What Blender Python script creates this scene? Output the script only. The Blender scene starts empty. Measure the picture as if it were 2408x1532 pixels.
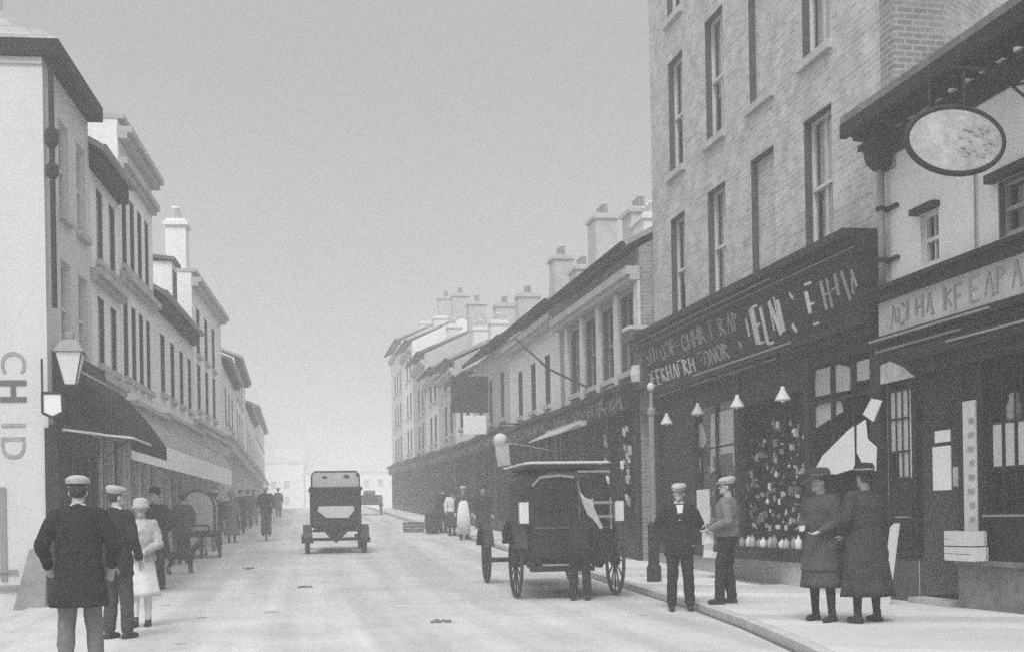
import bpy, bmesh, math, random
from mathutils import Vector, Matrix
random.seed(7)
R = math.radians
S = bpy.context.scene
COL = S.collection
# ------------------------------------------------------------------ camera
K = 1024 / 2407.0                       # the photo was measured at 2407 px width
FPX, PSI, RHO, CX, CY, CAMZ = 1234.0, R(9.85), R(1.0), 512.0, 518.0, 1.35
cam = bpy.data.cameras.new('camera'); cob = bpy.data.objects.new('camera', cam); COL.objects.link(cob)
cam.sensor_width = 36; cam.lens = FPX / 1024 * 36; cam.clip_end = 3000
# a rising front: level camera, the frame moved up the image circle; the principal point is (CX, CY)
cam.shift_x = 0.0
fw = Vector((math.sin(PSI), math.cos(PSI), 0)); rt = Vector((math.cos(PSI), -math.sin(PSI), 0)); up = Vector((0, 0, 1))
r2 = rt * math.cos(RHO) - up * math.sin(RHO); u2 = rt * math.sin(RHO) + up * math.cos(RHO)
cob.matrix_world = Matrix(((r2.x, u2.x, -fw.x, 0), (r2.y, u2.y, -fw.y, 0), (r2.z, u2.z, -fw.z, CAMZ), (0, 0, 0, 1)))
cam.shift_y = (CY - 325.5) / 1024
S.camera = cob
# ------------------------------------------------------------------ sky, sun, exposure
SUN_EL, SUN_AZ = R(54), R(-160)         # azimuth from +Y (up the street) towards -X: behind the camera, to the left
w = bpy.data.worlds.new('World'); S.world = w; w.use_nodes = True
nt = w.node_tree; nt.nodes.clear()
sk = nt.nodes.new('ShaderNodeTexSky'); sk.sky_type = 'NISHITA'; sk.sun_disc = False
sk.sun_elevation = SUN_EL; sk.sun_rotation = SUN_AZ; sk.dust_density = 3; sk.ozone_density = 1
bw = nt.nodes.new('ShaderNodeRGBToBW'); bg = nt.nodes.new('ShaderNodeBackground'); bg.inputs['Strength'].default_value = 0.13
out = nt.nodes.new('ShaderNodeOutputWorld')
nt.links.new(sk.outputs[0], bw.inputs[0]); ov_ = nt.nodes.new('ShaderNodeMath'); ov_.operation = 'MULTIPLY_ADD'; ov_.inputs[1].default_value = 0.3; ov_.inputs[2].default_value = 1.52   # thin even overcast over the clear sky
nt.links.new(bw.outputs[0], ov_.inputs[0])
wc = nt.nodes.new('ShaderNodeTexCoord'); wx = nt.nodes.new('ShaderNodeSeparateXYZ'); wm = nt.nodes.new('ShaderNodeMapRange'); wm.interpolation_type = 'SMOOTHSTEP'
wm.inputs['From Min'].default_value = .35; wm.inputs['From Max'].default_value = .85; wm.inputs['To Min'].default_value = 1.0; wm.inputs['To Max'].default_value = 3.0
nt.links.new(wc.outputs['Generated'], wx.inputs[0]); nt.links.new(wx.outputs[2], wm.inputs['Value'])
wp = nt.nodes.new('ShaderNodeMath'); wp.operation = 'MULTIPLY'; nt.links.new(ov_.outputs[0], wp.inputs[0]); nt.links.new(wm.outputs[0], wp.inputs[1])
nt.links.new(wp.outputs[0], bg.inputs[0]); nt.links.new(bg.outputs[0], out.inputs[0])
sl = bpy.data.lights.new('sun', 'SUN'); sl.energy = 1.0; sl.angle = R(14); sl.color = (1, 1, 1)
so = bpy.data.objects.new('sun', sl); COL.objects.link(so)
sd = Vector((math.sin(SUN_AZ) * math.cos(SUN_EL), math.cos(SUN_AZ) * math.cos(SUN_EL), math.sin(SUN_EL)))
so.rotation_euler = sd.to_track_quat('Z', 'Y').to_euler(); so.location = (0, 0, 60)
S.view_settings.view_transform = 'Standard'; S.view_settings.look = 'None'
S.view_settings.exposure = 0.60; S.view_settings.gamma = 1; S.view_settings.use_curve_mapping = False
S.cycles.use_denoising = False
S.cycles.max_bounces = 6; S.cycles.diffuse_bounces = 3; S.cycles.transparent_max_bounces = 12; S.cycles.volume_bounces = 2


def ray(dx, dy):
    u = dx * K - CX; v = CY - dy * K
    a = (u * math.cos(RHO) + v * math.sin(RHO)) / FPX; b = (-u * math.sin(RHO) + v * math.cos(RHO)) / FPX
    return Vector((a * math.cos(PSI) + math.sin(PSI), -a * math.sin(PSI) + math.cos(PSI), b))


# ------------------------------------------------------------------ materials (a black-and-white world)
MATS = {}


def mat(name, val, var=0.25, scale=3.0, rough=0.85, spec=0.12, fine=40.0, brick=None, streak=False, metal=0.0, ruts=False):
    if name in MATS: return MATS[name]
    m = bpy.data.materials.new(name); m.use_nodes = True
    t = m.node_tree; N = t.nodes; L = t.links
    b = N['Principled BSDF']; b.inputs['Roughness'].default_value = rough
    b.inputs['Specular IOR Level'].default_value = spec; b.inputs['Metallic'].default_value = metal
    tc = N.new('ShaderNodeTexCoord')
    n1 = N.new('ShaderNodeTexNoise'); n1.inputs['Scale'].default_value = scale; n1.inputs['Detail'].default_value = 6; n1.inputs['Roughness'].default_value = 0.65
    n2 = N.new('ShaderNodeTexNoise'); n2.inputs['Scale'].default_value = fine; n2.inputs['Detail'].default_value = 3
    if streak:
        mp = N.new('ShaderNodeMapping'); mp.inputs['Scale'].default_value = (1, 1, 0.18)
        L.new(tc.outputs['Object'], mp.inputs['Vector']); L.new(mp.outputs[0], n1.inputs['Vector'])
    else:
        L.new(tc.outputs['Object'], n1.inputs['Vector'])
    L.new(tc.outputs['Object'], n2.inputs['Vector'])
    mx = N.new('ShaderNodeMath'); mx.operation = 'MULTIPLY_ADD'; mx.inputs[1].default_value = 0.35
    L.new(n2.outputs['Fac'], mx.inputs[0])
    sc = N.new('ShaderNodeMath'); sc.operation = 'MULTIPLY'; sc.inputs[1].default_value = 0.65
    L.new(n1.outputs['Fac'], sc.inputs[0]); L.new(sc.outputs[0], mx.inputs[2])
    mr = N.new('ShaderNodeMapRange'); mr.inputs['From Min'].default_value = 0.3; mr.inputs['From Max'].default_value = 0.7
    mr.inputs['To Min'].default_value = val * (1 - var); mr.inputs['To Max'].default_value = val * (1 + var)
    L.new(mx.outputs[0], mr.inputs['Value'])
    last = mr.outputs[0]
    if brick:
        sx = N.new('ShaderNodeSeparateXYZ'); L.new(tc.outputs['Object'], sx.inputs[0])
        ad = N.new('ShaderNodeMath'); L.new(sx.outputs[0], ad.inputs[0]); L.new(sx.outputs[1], ad.inputs[1])
        cb = N.new('ShaderNodeCombineXYZ'); L.new(ad.outputs[0], cb.inputs[0]); L.new(sx.outputs[2], cb.inputs[1])
        bt = N.new('ShaderNodeTexBrick'); bt.inputs['Scale'].default_value = 1.0
        bt.inputs['Brick Width'].default_value = brick[0]; bt.inputs['Row Height'].default_value = brick[1]; bt.inputs['Mortar Size'].default_value = brick[2]
        bt.inputs['Color1'].default_value = (0.80, 0.80, 0.80, 1); bt.inputs['Color2'].default_value = (1.15, 1.15, 1.15, 1); bt.inputs['Mortar'].default_value = (brick[3],) * 3 + (1,)
        L.new(cb.outputs[0], bt.inputs['Vector'])
        b2 = N.new('ShaderNodeRGBToBW'); L.new(bt.outputs['Color'], b2.inputs[0])
        mu = N.new('ShaderNodeMath'); mu.operation = 'MULTIPLY'; L.new(last, mu.inputs[0]); L.new(b2.outputs[0], mu.inputs[1]); last = mu.outputs[0]
    if ruts:
        m2 = N.new('ShaderNodeMapping'); m2.inputs['Scale'].default_value = (1.6, 0.05, 1); L.new(tc.outputs['Object'], m2.inputs['Vector'])
        n3 = N.new('ShaderNodeTexNoise'); n3.inputs['Scale'].default_value = 1.0; n3.inputs['Detail'].default_value = 5; L.new(m2.outputs[0], n3.inputs['Vector'])
        n4 = N.new('ShaderNodeTexNoise'); n4.inputs['Scale'].default_value = 1.7; n4.inputs['Detail'].default_value = 4; L.new(tc.outputs['Object'], n4.inputs['Vector'])
        n5 = N.new('ShaderNodeTexNoise'); n5.inputs['Scale'].default_value = 30; n5.inputs['Detail'].default_value = 2; L.new(tc.outputs['Object'], n5.inputs['Vector'])
        for nn, a, b_, lo in ((n3, .40, .62, .86), (n4, .68, .72, .55), (n5, .35, .65, .86)):
            q = N.new('ShaderNodeMapRange'); q.inputs['From Min'].default_value = a; q.inputs['From Max'].default_value = b_
            q.inputs['To Min'].default_value = 1.0 if nn is n4 else lo; q.inputs['To Max'].default_value = lo if nn is n4 else 1.08
            L.new(nn.outputs['Fac'], q.inputs['Value']); mu = N.new('ShaderNodeMath'); mu.operation = 'MULTIPLY'; L.new(last, mu.inputs[0]); L.new(q.outputs[0], mu.inputs[1]); last = mu.outputs[0]
    cc = N.new('ShaderNodeCombineColor')
    for i in range(3): L.new(last, cc.inputs[i])
    L.new(cc.outputs[0], b.inputs['Base Color'])
    bp = N.new('ShaderNodeBump'); bp.inputs['Strength'].default_value = 0.25; bp.inputs['Distance'].default_value = 0.02
    L.new(mx.outputs[0], bp.inputs['Height']); L.new(bp.outputs[0], b.inputs['Normal'])
    MATS[name] = m
    return m


def glass_mat():
    m = bpy.data.materials.new('window_glass'); m.use_nodes = True
    t = m.node_tree; t.nodes.clear(); N = t.nodes; L = t.links
    o = N.new('ShaderNodeOutputMaterial'); mx = N.new('ShaderNodeMixShader')
    tr = N.new('ShaderNodeBsdfTransparent'); tr.inputs[0].default_value = (0.8, 0.8, 0.8, 1)
    gl = N.new('ShaderNodeBsdfGlossy'); gl.inputs['Roughness'].default_value = 0.06; gl.inputs[0].default_value = (0.8, 0.8, 0.8, 1)
    lw = N.new('ShaderNodeLayerWeight'); lw.inputs[0].default_value = 0.12
    fm = N.new('ShaderNodeMath'); fm.operation = 'MULTIPLY'; fm.inputs[1].default_value = .3; L.new(lw.outputs['Fresnel'], fm.inputs[0]); L.new(fm.outputs[0], mx.inputs[0]); L.new(tr.outputs[0], mx.inputs[1]); L.new(gl.outputs[0], mx.inputs[2]); L.new(mx.outputs[0], o.inputs[0])
    return m


GLASS = glass_mat()
PLASTER = mat('pale_plaster', 0.64, 0.13, 1.2, fine=25, streak=True)
WHITEWASH = mat('whitewash', 0.58, 0.08, 1.0, fine=20, streak=True)
BRICK = mat('weathered_brick', 0.41, 0.34, 2.2, fine=34, brick=(0.235, 0.085, 0.012, 1.15))
DBRICK = mat('dark_brick', 0.22, 0.3, 1.5, fine=18, brick=(0.235, 0.085, 0.014, 1.4))  # own colour on the terrace shop; paints shade on the corner stack
LPLAST = mat('limewashed_render', 0.78, 0.16, 1.1, fine=16, streak=True)
STONE = mat('grey_stone', 0.42, 0.22, 2.0, fine=30)
REVEAL = mat('reveal_shade', 0.07, 0.3, 4.0)  # dark tone paints shade into window reveals; also the dormer window
PAINT = mat('dark_shop_paint', 0.018, 0.5, 2.5, rough=0.55, spec=0.18)
PAINT2 = mat('grey_shop_paint', 0.09, 0.35, 2.5, rough=0.6)
TRIM = mat('pale_paint', 0.55, 0.15, 3.0, rough=0.6)
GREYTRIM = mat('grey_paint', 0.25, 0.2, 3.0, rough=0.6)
BLIND = mat('blind_cloth', 0.60, 0.12, 3.0)
CURTAIN = mat('net_curtain', 0.52, 0.25, 9.0)
SLATE = mat('slate_roof', 0.16, 0.3, 2.0, brick=(0.3, 0.2, 0.012, 0.7))
PSLATE = mat('weathered_tile', 0.34, 0.2, 2.0, brick=(0.3, 0.2, 0.012, 0.8))
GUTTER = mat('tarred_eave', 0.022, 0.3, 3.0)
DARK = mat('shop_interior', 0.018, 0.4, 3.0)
IRON = mat('black_iron', 0.03, 0.3, 8.0, rough=0.5)
PAPER = mat('paper', 0.75, 0.08, 6.0)
DIMPAPER = mat('faded_paper', 0.42, 0.35, 7.0)
INKY = mat('faded_lettering', 0.12, 0.4, 6.0)
GILT = mat('pale_lettering', 0.60, 0.25, 5.0)
DIMGILT = mat('worn_lettering', 0.30, 0.4, 5.0)
CANVAS = mat('dark_canvas', 0.02, 0.35, 2.0)
PCANVAS = mat('pale_canvas', 0.62, 0.15, 2.0)
def canvas_mat(m):
    t = m.node_tree; N = t.nodes; L = t.links; p = N['Principled BSDF']; o = N['Material Output']
    tl = N.new('ShaderNodeBsdfTranslucent'); tl.inputs[0].default_value = (.7, .7, .7, 1); mx = N.new('ShaderNodeMixShader'); mx.inputs[0].default_value = .45
    L.new(p.outputs[0], mx.inputs[1]); L.new(tl.outputs[0], mx.inputs[2]); L.new(mx.outputs[0], o.inputs[0])


canvas_mat(PCANVAS)
ROADM = mat('dusty_macadam', 0.47, 0.22, 0.55, rough=0.95, fine=9, ruts=True)
PAVEM = mat('paving', 0.56, 0.10, 0.8, rough=0.9, fine=9, brick=(0.9, 0.7, 0.008, 0.9))
EARTH = mat('earth', 0.45, 0.15, 0.3, rough=0.95)
KERBM = mat('granite_kerb', 0.44, 0.3, 3.0)
KERBSHADE = mat('kerb_shade', 0.10, 0.35, 2.0)
SKIN = mat('skin', 0.42, 0.08, 9.0, rough=0.6)
DCLOTH = mat('dark_serge', 0.020, 0.3, 5.0, fine=90)
GCLOTH = mat('grey_tweed', 0.05, 0.4, 6.0, fine=90)
MCLOTH = mat('mid_grey_cloth', 0.16, 0.3, 6.0, fine=90)
PTWEED = mat('pale_tweed', 0.40, 0.25, 8.0, fine=90)
LCLOTH = mat('pale_cotton', 0.66, 0.12, 5.0)
WCOAT = mat('grey_wool', 0.065, 0.45, 5.0, fine=60)
WCOAT2 = mat('dark_wool', 0.040, 0.5, 5.0, fine=60)
LEATHER = mat('black_leather', 0.03, 0.3, 6.0, rough=0.45)
HAIR = mat('dark_hair', 0.05, 0.3, 20.0, rough=0.5)
CARP = mat('black_coachwork', 0.018, 0.5, 3.0, rough=0.45, spec=0.25)
RUBBER = mat('grey_tyre', 0.05, 0.3, 6.0)


# ------------------------------------------------------------------ mesh helpers
class MB:
    def __init__(s): s.v = []; s.f = []
    def quad(s, a, b, c, d):
        i = len(s.v); s.v += [Vector(a), Vector(b), Vector(c), Vector(d)]; s.f.append((i, i + 1, i + 2, i + 3))
    def poly(s, pts):
        i = len(s.v); s.v += [Vector(p) for p in pts]; s.f.append(tuple(range(i, i + len(pts))))
    def hexa(s, p):                                   # 8 points: bottom loop 0-3, top loop 4-7
        i = len(s.v); s.v += [Vector(q) for q in p]
        for f in ((3, 2, 1, 0), (4, 5, 6, 7), (0, 1, 5, 4), (1, 2, 6, 5), (2, 3, 7, 6), (3, 0, 4, 7)): s.f.append(tuple(i + k for k in f))
    def box(s, x0, x1, y0, y1, z0, z1):
        s.hexa([(x0, y0, z0), (x1, y0, z0), (x1, y1, z0), (x0, y1, z0), (x0, y0, z1), (x1, y0, z1), (x1, y1, z1), (x0, y1, z1)])
    def fbox(s, F, u0, u1, w0, w1, z0, z1):
        s.hexa([F.pt(u0, w0, z0), F.pt(u1, w0, z0), F.pt(u1, w1, z0), F.pt(u0, w1, z0), F.pt(u0, w0, z1), F.pt(u1, w0, z1), F.pt(u1, w1, z1), F.pt(u0, w1, z1)])
    def bar(s, a, b, r, n=8, r1=None):
        s.tube([a, b], [r, r if r1 is None else r1], n)
    def rings(s, rings, closed=True, caps=True):
        i0 = len(s.v); n = len(rings[0])
        for rg in rings: s.v += [Vector(p) for p in rg]
        for k in range(len(rings) - 1):
            for j in range(n if closed else n - 1):
                a = i0 + k * n + j; b = i0 + k * n + (j + 1) % n
                s.f.append((a, b, b + n, a + n))
        if caps and closed:
            s.f.append(tuple(i0 + j for j in reversed(range(n)))); s.f.append(tuple(i0 + (len(rings) - 1) * n + j for j in range(n)))
    def tube(s, pts, rad, n=8, caps=True, flat=1.0):
        pts = [Vector(p) for p in pts]; rg = []
        ref = None
        for k, p in enumerate(pts):
            d = (pts[min(k + 1, len(pts) - 1)] - pts[max(k - 1, 0)]).normalized()
            if ref is None: ref = Vector((0, 1, 0)) if abs(d.y) < 0.8 else Vector((1, 0, 0))
            a = d.cross(ref).normalized(); b = d.cross(a).normalized(); ref = -b if (-b).dot(ref) > 0 else b
            rg.append([p + (a * math.cos(2 * math.pi * j / n) + b * flat * math.sin(2 * math.pi * j / n)) * rad[k] for j in range(n)])
        s.rings(rg, True, caps)
    def limb(s, pts, rad, n=10):                      # tube with rounded ends
        pts = [Vector(p) for p in pts]
        d0 = (pts[0] - pts[1]).normalized(); d1 = (pts[-1] - pts[-2]).normalized()
        P = [pts[0] + d0 * rad[0] * .85, pts[0] + d0 * rad[0] * .5] + pts + [pts[-1] + d1 * rad[-1] * .5, pts[-1] + d1 * rad[-1] * .85]
        Q = [rad[0] * .3, rad[0] * .8] + list(rad) + [rad[-1] * .8, rad[-1] * .3]
        s.tube(P, Q, n)
    def lathe(s, prof, c=(0, 0, 0), n=16, caps=True, sx=1.0, sy=1.0):
        c = Vector(c)
        s.rings([[c + Vector((r * sx * math.cos(2 * math.pi * j / n), r * sy * math.sin(2 * math.pi * j / n), z)) for j in range(n)] for r, z in prof], True, caps)
    def ball(s, c, rx, ry, rz, n=14, m=9, M=None):
        c = Vector(c); rg = []
        for k in range(m + 1):
            t = math.pi * (0.02 + 0.96 * k / m) - math.pi / 2
            row = [Vector((rx * math.cos(t) * math.cos(2 * math.pi * j / n), ry * math.cos(t) * math.sin(2 * math.pi * j / n), rz * math.sin(t))) for j in range(n)]
            rg.append([c + (M @ p if M else p) for p in row])
        s.rings(rg)
    def add(s, o, M=None):
        i = len(s.v); s.v += [(M @ p if M else p.copy()) for p in o.v]; s.f += [tuple(i + k for k in f) for f in o.f]; return s
    def xform(s, M): s.v = [M @ p for p in s.v]; return s


def obj(name, mb, m, parent=None, smooth=False, bevel=0.0):
    off = Vector((0, 0, 0)); q = parent
    while q is not None: off += q.location; q = q.parent
    me = bpy.data.meshes.new(name)
    me.from_pydata([tuple(v - off) for v in mb.v], [], mb.f); me.update()
    b = bmesh.new(); b.from_mesh(me); bmesh.ops.recalc_face_normals(b, faces=b.faces); b.to_mesh(me); b.free()
    if m: me.materials.append(m)
    if smooth: me.polygons.foreach_set('use_smooth', [True] * len(me.polygons))
    o = bpy.data.objects.new(name, me); COL.objects.link(o)
    if parent is not None: o.parent = parent
    if bevel:
        bv = o.modifiers.new('bevel', 'BEVEL'); bv.width = bevel; bv.segments = 2; bv.limit_method = 'ANGLE'
    return o


def tag(o, label=None, cat=None, group=None, kind=None):
    for k, v in (('label', label), ('category', cat), ('group', group), ('kind', kind)):
        if v: o[k] = v
    return o


def thing(name, label, cat, loc, group=None):
    o = bpy.data.objects.new(name, None); COL.objects.link(o); o.location = loc; o.empty_display_size = 0.2
    return tag(o, label, cat, group)


def solo(name, mb, m, label, cat, group=None, **kw):      # a thing that is one mesh
    return tag(obj(name, mb, m, **kw), label, cat, group)


# ------------------------------------------------------------------ ground
def zr(y):
    a, b = 14.0, 22.0
    if y < a: return 0.0
    if y < b: z = 0.03 * (y - a) ** 2 / (2 * (b - a))
    else: z = 0.03 * (b - a) / 2 + 0.03 * (min(y, 95) - b)
    if y > 95: z += 0.03 * 20 * (1 - math.exp(-(y - 95) / 20.0))
    return z


KERB = [(-6, 0.6), (3, 2.9), (6, 3.65), (9, 4.30), (11.35, 4.79), (14, 5.22), (16.8, 5.55), (20.5, 5.66), (27, 5.7), (45, 5.6), (60, 5.5), (140, 5.5)]


def kerbx(y):
    for (a, x0), (b, x1) in zip(KERB, KERB[1:]):
        if a <= y <= b:
            return x0 + (x1 - x0) * (y - a) / (b - a)
    return KERB[0][1] if y < KERB[0][0] else KERB[-1][1]


def strip(ys, xa, xb, dz, n=1):
    m = MB()
    for y0, y1 in zip(ys, ys[1:]):
        for k in range(n):
            t0, t1 = k / n, (k + 1) / n
            q = [(xa(y0) + (xb(y0) - xa(y0)) * t0, y0), (xa(y0) + (xb(y0) - xa(y0)) * t1, y0), (xa(y1) + (xb(y1) - xa(y1)) * t1, y1), (xa(y1) + (xb(y1) - xa(y1)) * t0, y1)]
            m.quad(*[(x, y, zr(y) + (dz(x, y) if callable(dz) else dz)) for x, y in q])
    return m


YS = [-30, -12, -6] + [i * 1.0 for i in range(-5, 40)] + [40 + 4 * i for i in range(0, 20)] + [130, 150, 180, 220, 300, 420]
tag(obj('ground', strip(YS, lambda y: -320, lambda y: 320, -0.03, 1), EARTH), kind='structure')
YR = [y for y in YS if y <= 300]
tag(obj('road', strip(YR, lambda y: -12 if y < 19 else -4.2, kerbx, 0.0, 6), ROADM), kind='structure')
YP = [y for y in YS if -6 <= y <= 140]
PH = 0.10


def pave(x, y): return PH + 0.025 * max(0, x - kerbx(y))


tag(obj('pavement', strip(YP, lambda y: kerbx(y) + 0.14, lambda y: 14, pave, 4), PAVEM), kind='structure')
kb = MB()
for y0, y1 in zip(YP, YP[1:]):
    n = max(1, round((y1 - y0) / 1.0))
    for k in range(n):
        a = y0 + (y1 - y0) * k / n; b = y0 + (y1 - y0) * (k + 1) / n - 0.012
        kb.hexa([(kerbx(a), a, zr(a) - .02), (kerbx(a) + .14, a, zr(a) - .02), (kerbx(b) + .14, b, zr(b) - .02), (kerbx(b), b, zr(b) - .02),
                 (kerbx(a), a, zr(a) + PH), (kerbx(a) + .14, a, zr(a) + PH + .002), (kerbx(b) + .14, b, zr(b) + PH + .002), (kerbx(b), b, zr(b) + PH)])
tag(obj('kerb', kb, KERBM), kind='structure')
tag(obj('kerb_shade_strip', strip(YP, lambda y: kerbx(y) - .06, lambda y: kerbx(y), 0.004), KERBSHADE), kind='structure')  # dark strip paints the shaded kerb face as a thin line


# ------------------------------------------------------------------ facades
class Fac:
    def __init__(s, p0, p1, side):                    # side -1: faces -X (right of the street), +1: faces +X
        s.o = Vector(p0); s.t = (Vector(p1) - s.o).normalized()
        s.n = Vector((-s.t.y, s.t.x)) if side < 0 else Vector((s.t.y, -s.t.x))
    def pt(s, u, w, z):
        q = s.o + s.t * u + s.n * w; return Vector((q.x, q.y, z))
    def uz(s, dx, dy, w=0.0):                         # photo point -> (along, height) on the plane at offset w
        r = ray(dx, dy); o = s.o + s.n * w
        k = o.dot(s.n) / (r.x * s.n.x + r.y * s.n.y)
        return (Vector((r.x, r.y)) * k - o).dot(s.t), CAMZ + r.z * k
    def u(s, dx, dy=1000, w=0.0): return s.uz(dx, dy, w)[0]
    def uy(s, y): return (y - s.o.y) / s.t.y


def shell(F, u0, u1, z0, z1, ops, depth=0.2, D=8.0, skew0=0.0, skew1=0.0, top=True):
    m = MB()
    us = sorted({u0, u1} | {q for o in ops for q in o[:2]}); zs = sorted({z0, z1} | {q for o in ops for q in o[2:4]})
    for a, b in zip(us, us[1:]):
        for c, d in zip(zs, zs[1:]):
            if any(o[0] - 1e-6 <= a and b <= o[1] + 1e-6 and o[2] - 1e-6 <= c and d <= o[3] + 1e-6 for o in ops): continue
            m.quad(F.pt(a, 0, c), F.pt(b, 0, c), F.pt(b, 0, d), F.pt(a, 0, d))
    e0, e1 = u0 + skew0, u1 + skew1
    m.quad(F.pt(u0, 0, z0), F.pt(u0, 0, z1), F.pt(e0, -D, z1), F.pt(e0, -D, z0))
    m.quad(F.pt(u1, 0, z0), F.pt(u1, 0, z1), F.pt(e1, -D, z1), F.pt(e1, -D, z0))
    m.quad(F.pt(e0, -D, z0), F.pt(e1, -D, z0), F.pt(e1, -D, z1), F.pt(e0, -D, z1))
    if top: m.quad(F.pt(u0, 0, z1), F.pt(u1, 0, z1), F.pt(e1, -D, z1), F.pt(e0, -D, z1))
    for o in ops:
        a, b, c, d = o[:4]; e = o[4] if len(o) > 4 else depth
        if len(o) > 5: continue
        m.quad(F.pt(a, 0, c), F.pt(b, 0, c), F.pt(b, -e, c), F.pt(a, -e, c)); m.quad(F.pt(a, 0, d), F.pt(b, 0, d), F.pt(b, -e, d), F.pt(a, -e, d))
        m.quad(F.pt(a, 0, c), F.pt(a, 0, d), F.pt(a, -e, d), F.pt(a, -e, c)); m.quad(F.pt(b, 0, c), F.pt(b, 0, d), F.pt(b, -e, d), F.pt(b, -e, c))
    return m


def sash(F, root, o, depth=0.2, frame=None, blind=0.0, cols=2, rail=True, shade_lining=True, sill=True, curtain=False, bars=0):
    a, b, c, d = o[:4]; frame = frame or TRIM; e = depth; fw_ = 0.055
    m = MB()
    m.fbox(F, a + .003, a + fw_, -e - .03, -e + .04, c + .003, d - .003); m.fbox(F, b - fw_, b - .003, -e - .03, -e + .04, c + .003, d - .003)
    m.fbox(F, a + fw_, b - fw_, -e - .028, -e + .038, c + .003, c + fw_ + .02); m.fbox(F, a + fw_, b - fw_, -e - .028, -e + .038, d - fw_, d - .003)
    z = (c + d) / 2
    if rail: m.fbox(F, a + fw_, b - fw_, -e - .02, -e + .045, z - .025, z + .025)
    for k in range(1, cols):
        x = a + (b - a) * k / cols
        m.fbox(F, x - .012, x + .012, -e - .015, -e + .02, c + fw_ + .02, z - .025 if rail else d - fw_)
        if rail: m.fbox(F, x - .012, x + .012, -e - .015, -e + .02, z + .025, d - fw_)
    for k in range(1, bars + 1):
        for q0, q1 in ((c + fw_ + .02, z - .025), (z + .025, d - fw_)):
            zz = q0 + (q1 - q0) * k / (bars + 1); m.fbox(F, a + fw_, b - fw_, -e - .013, -e + .018, zz - .011, zz + .011)
    wn = obj('window', m, frame, root)
    p = MB(); p.quad(F.pt(a, -e - .005, c), F.pt(b, -e - .005, c), F.pt(b, -e - .005, d), F.pt(a, -e - .005, d)); obj('pane', p, GLASS, wn)
    if blind > 0:
        q = MB(); q.fbox(F, a + .03, b - .03, -e - .10, -e - .09, d - (d - c) * blind, d - .02); obj('blind', q, BLIND, wn)
    if curtain:
        q = MB()
        for s0, s1 in ((a + .02, a + (b - a) * .36), (b - (b - a) * .36, b - .02)):
            n = 8; pts = [(s0 + (s1 - s0) * k / n, -e - .13 - .03 * (k % 2)) for k in range(n + 1)]
            for (x0, w0), (x1, w1) in zip(pts, pts[1:]): q.quad(F.pt(x0, w0, c + .03), F.pt(x1, w1, c + .03), F.pt(x1, w1, d - .03), F.pt(x0, w0, d - .03))
        obj('curtain', q, CURTAIN, wn)
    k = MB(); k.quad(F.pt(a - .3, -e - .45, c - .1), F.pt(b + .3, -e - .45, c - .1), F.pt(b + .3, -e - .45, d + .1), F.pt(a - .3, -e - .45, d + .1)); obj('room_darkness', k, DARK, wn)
    if shade_lining:
        l = MB(); g = .006  # dark slabs paint shade on reveal sides and lintel underside
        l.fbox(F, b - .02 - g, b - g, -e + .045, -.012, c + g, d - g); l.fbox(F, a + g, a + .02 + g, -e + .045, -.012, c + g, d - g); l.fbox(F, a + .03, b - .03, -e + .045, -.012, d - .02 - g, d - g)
        obj('shade_lining', l, REVEAL, wn)
    if sill:
        s = MB(); s.fbox(F, a - .08, b + .08, -.02, .09, c - .13, c - .004); obj('sill', s, STONE if sill is True else sill, wn)
    return wn


def roof(F, root, u0, u1, z, over, D, rise, m, gutter=None, thick=0.12, gable=None, hip0=0.0, hip1=0.0):
    r = MB(); h = D / 2
    def P(u, w_, zz): return F.pt(u, w_, zz)
    for dz in (0.0,):
        A = [P(u0 - .05, over, z), P(u1 + .05, over, z), P(u1 - hip1, -h, z + rise), P(u0 + hip0, -h, z + rise)]
        B = [P(u0 - .05, -D - .1, z), P(u1 + .05, -D - .1, z), P(u1 - hip1, -h, z + rise), P(u0 + hip0, -h, z + rise)]
    t = Vector((0, 0, thick))
    r.hexa([A[0], A[1], A[2], A[3], A[0] + t, A[1] + t, A[2] + t, A[3] + t])
    r.hexa([B[0], B[1], B[2] - Vector((0, 0, .004)), B[3] - Vector((0, 0, .004)), B[0] + t, B[1] + t, B[2] + t * .97, B[3] + t * .97])
    ro = obj('roof', r, m, root)
    g = MB()
    if hip0 == 0 and hip1 == 0:
        g.poly([P(u0, -.01, z), P(u0, -D + .01, z), P(u0, -h, z + rise)]); obj('gable', g, gable or m, root); g = MB()
    elif hip0 == 0: g.poly([P(u0, -.01, z), P(u0, -D + .01, z), P(u0, -h, z + rise)])
    else: g.poly([P(u0 - .05, over, z + thick), P(u0 - .05, -D - .1, z + thick), P(u0 + hip0, -h, z + rise + thick)])
    if hip1 == 0: g.poly([P(u1, -.01, z), P(u1, -D + .01, z), P(u1, -h, z + rise)])
    obj('gable', g, gable or m, root)
    if gutter:
        q = MB(); q.tube([P(u0 - .06, over + .05, z + .03), P(u1 + .06, over + .05, z + .03)], [.075, .075], 8); obj('gutter', q, gutter, ro)
    return ro


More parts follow.
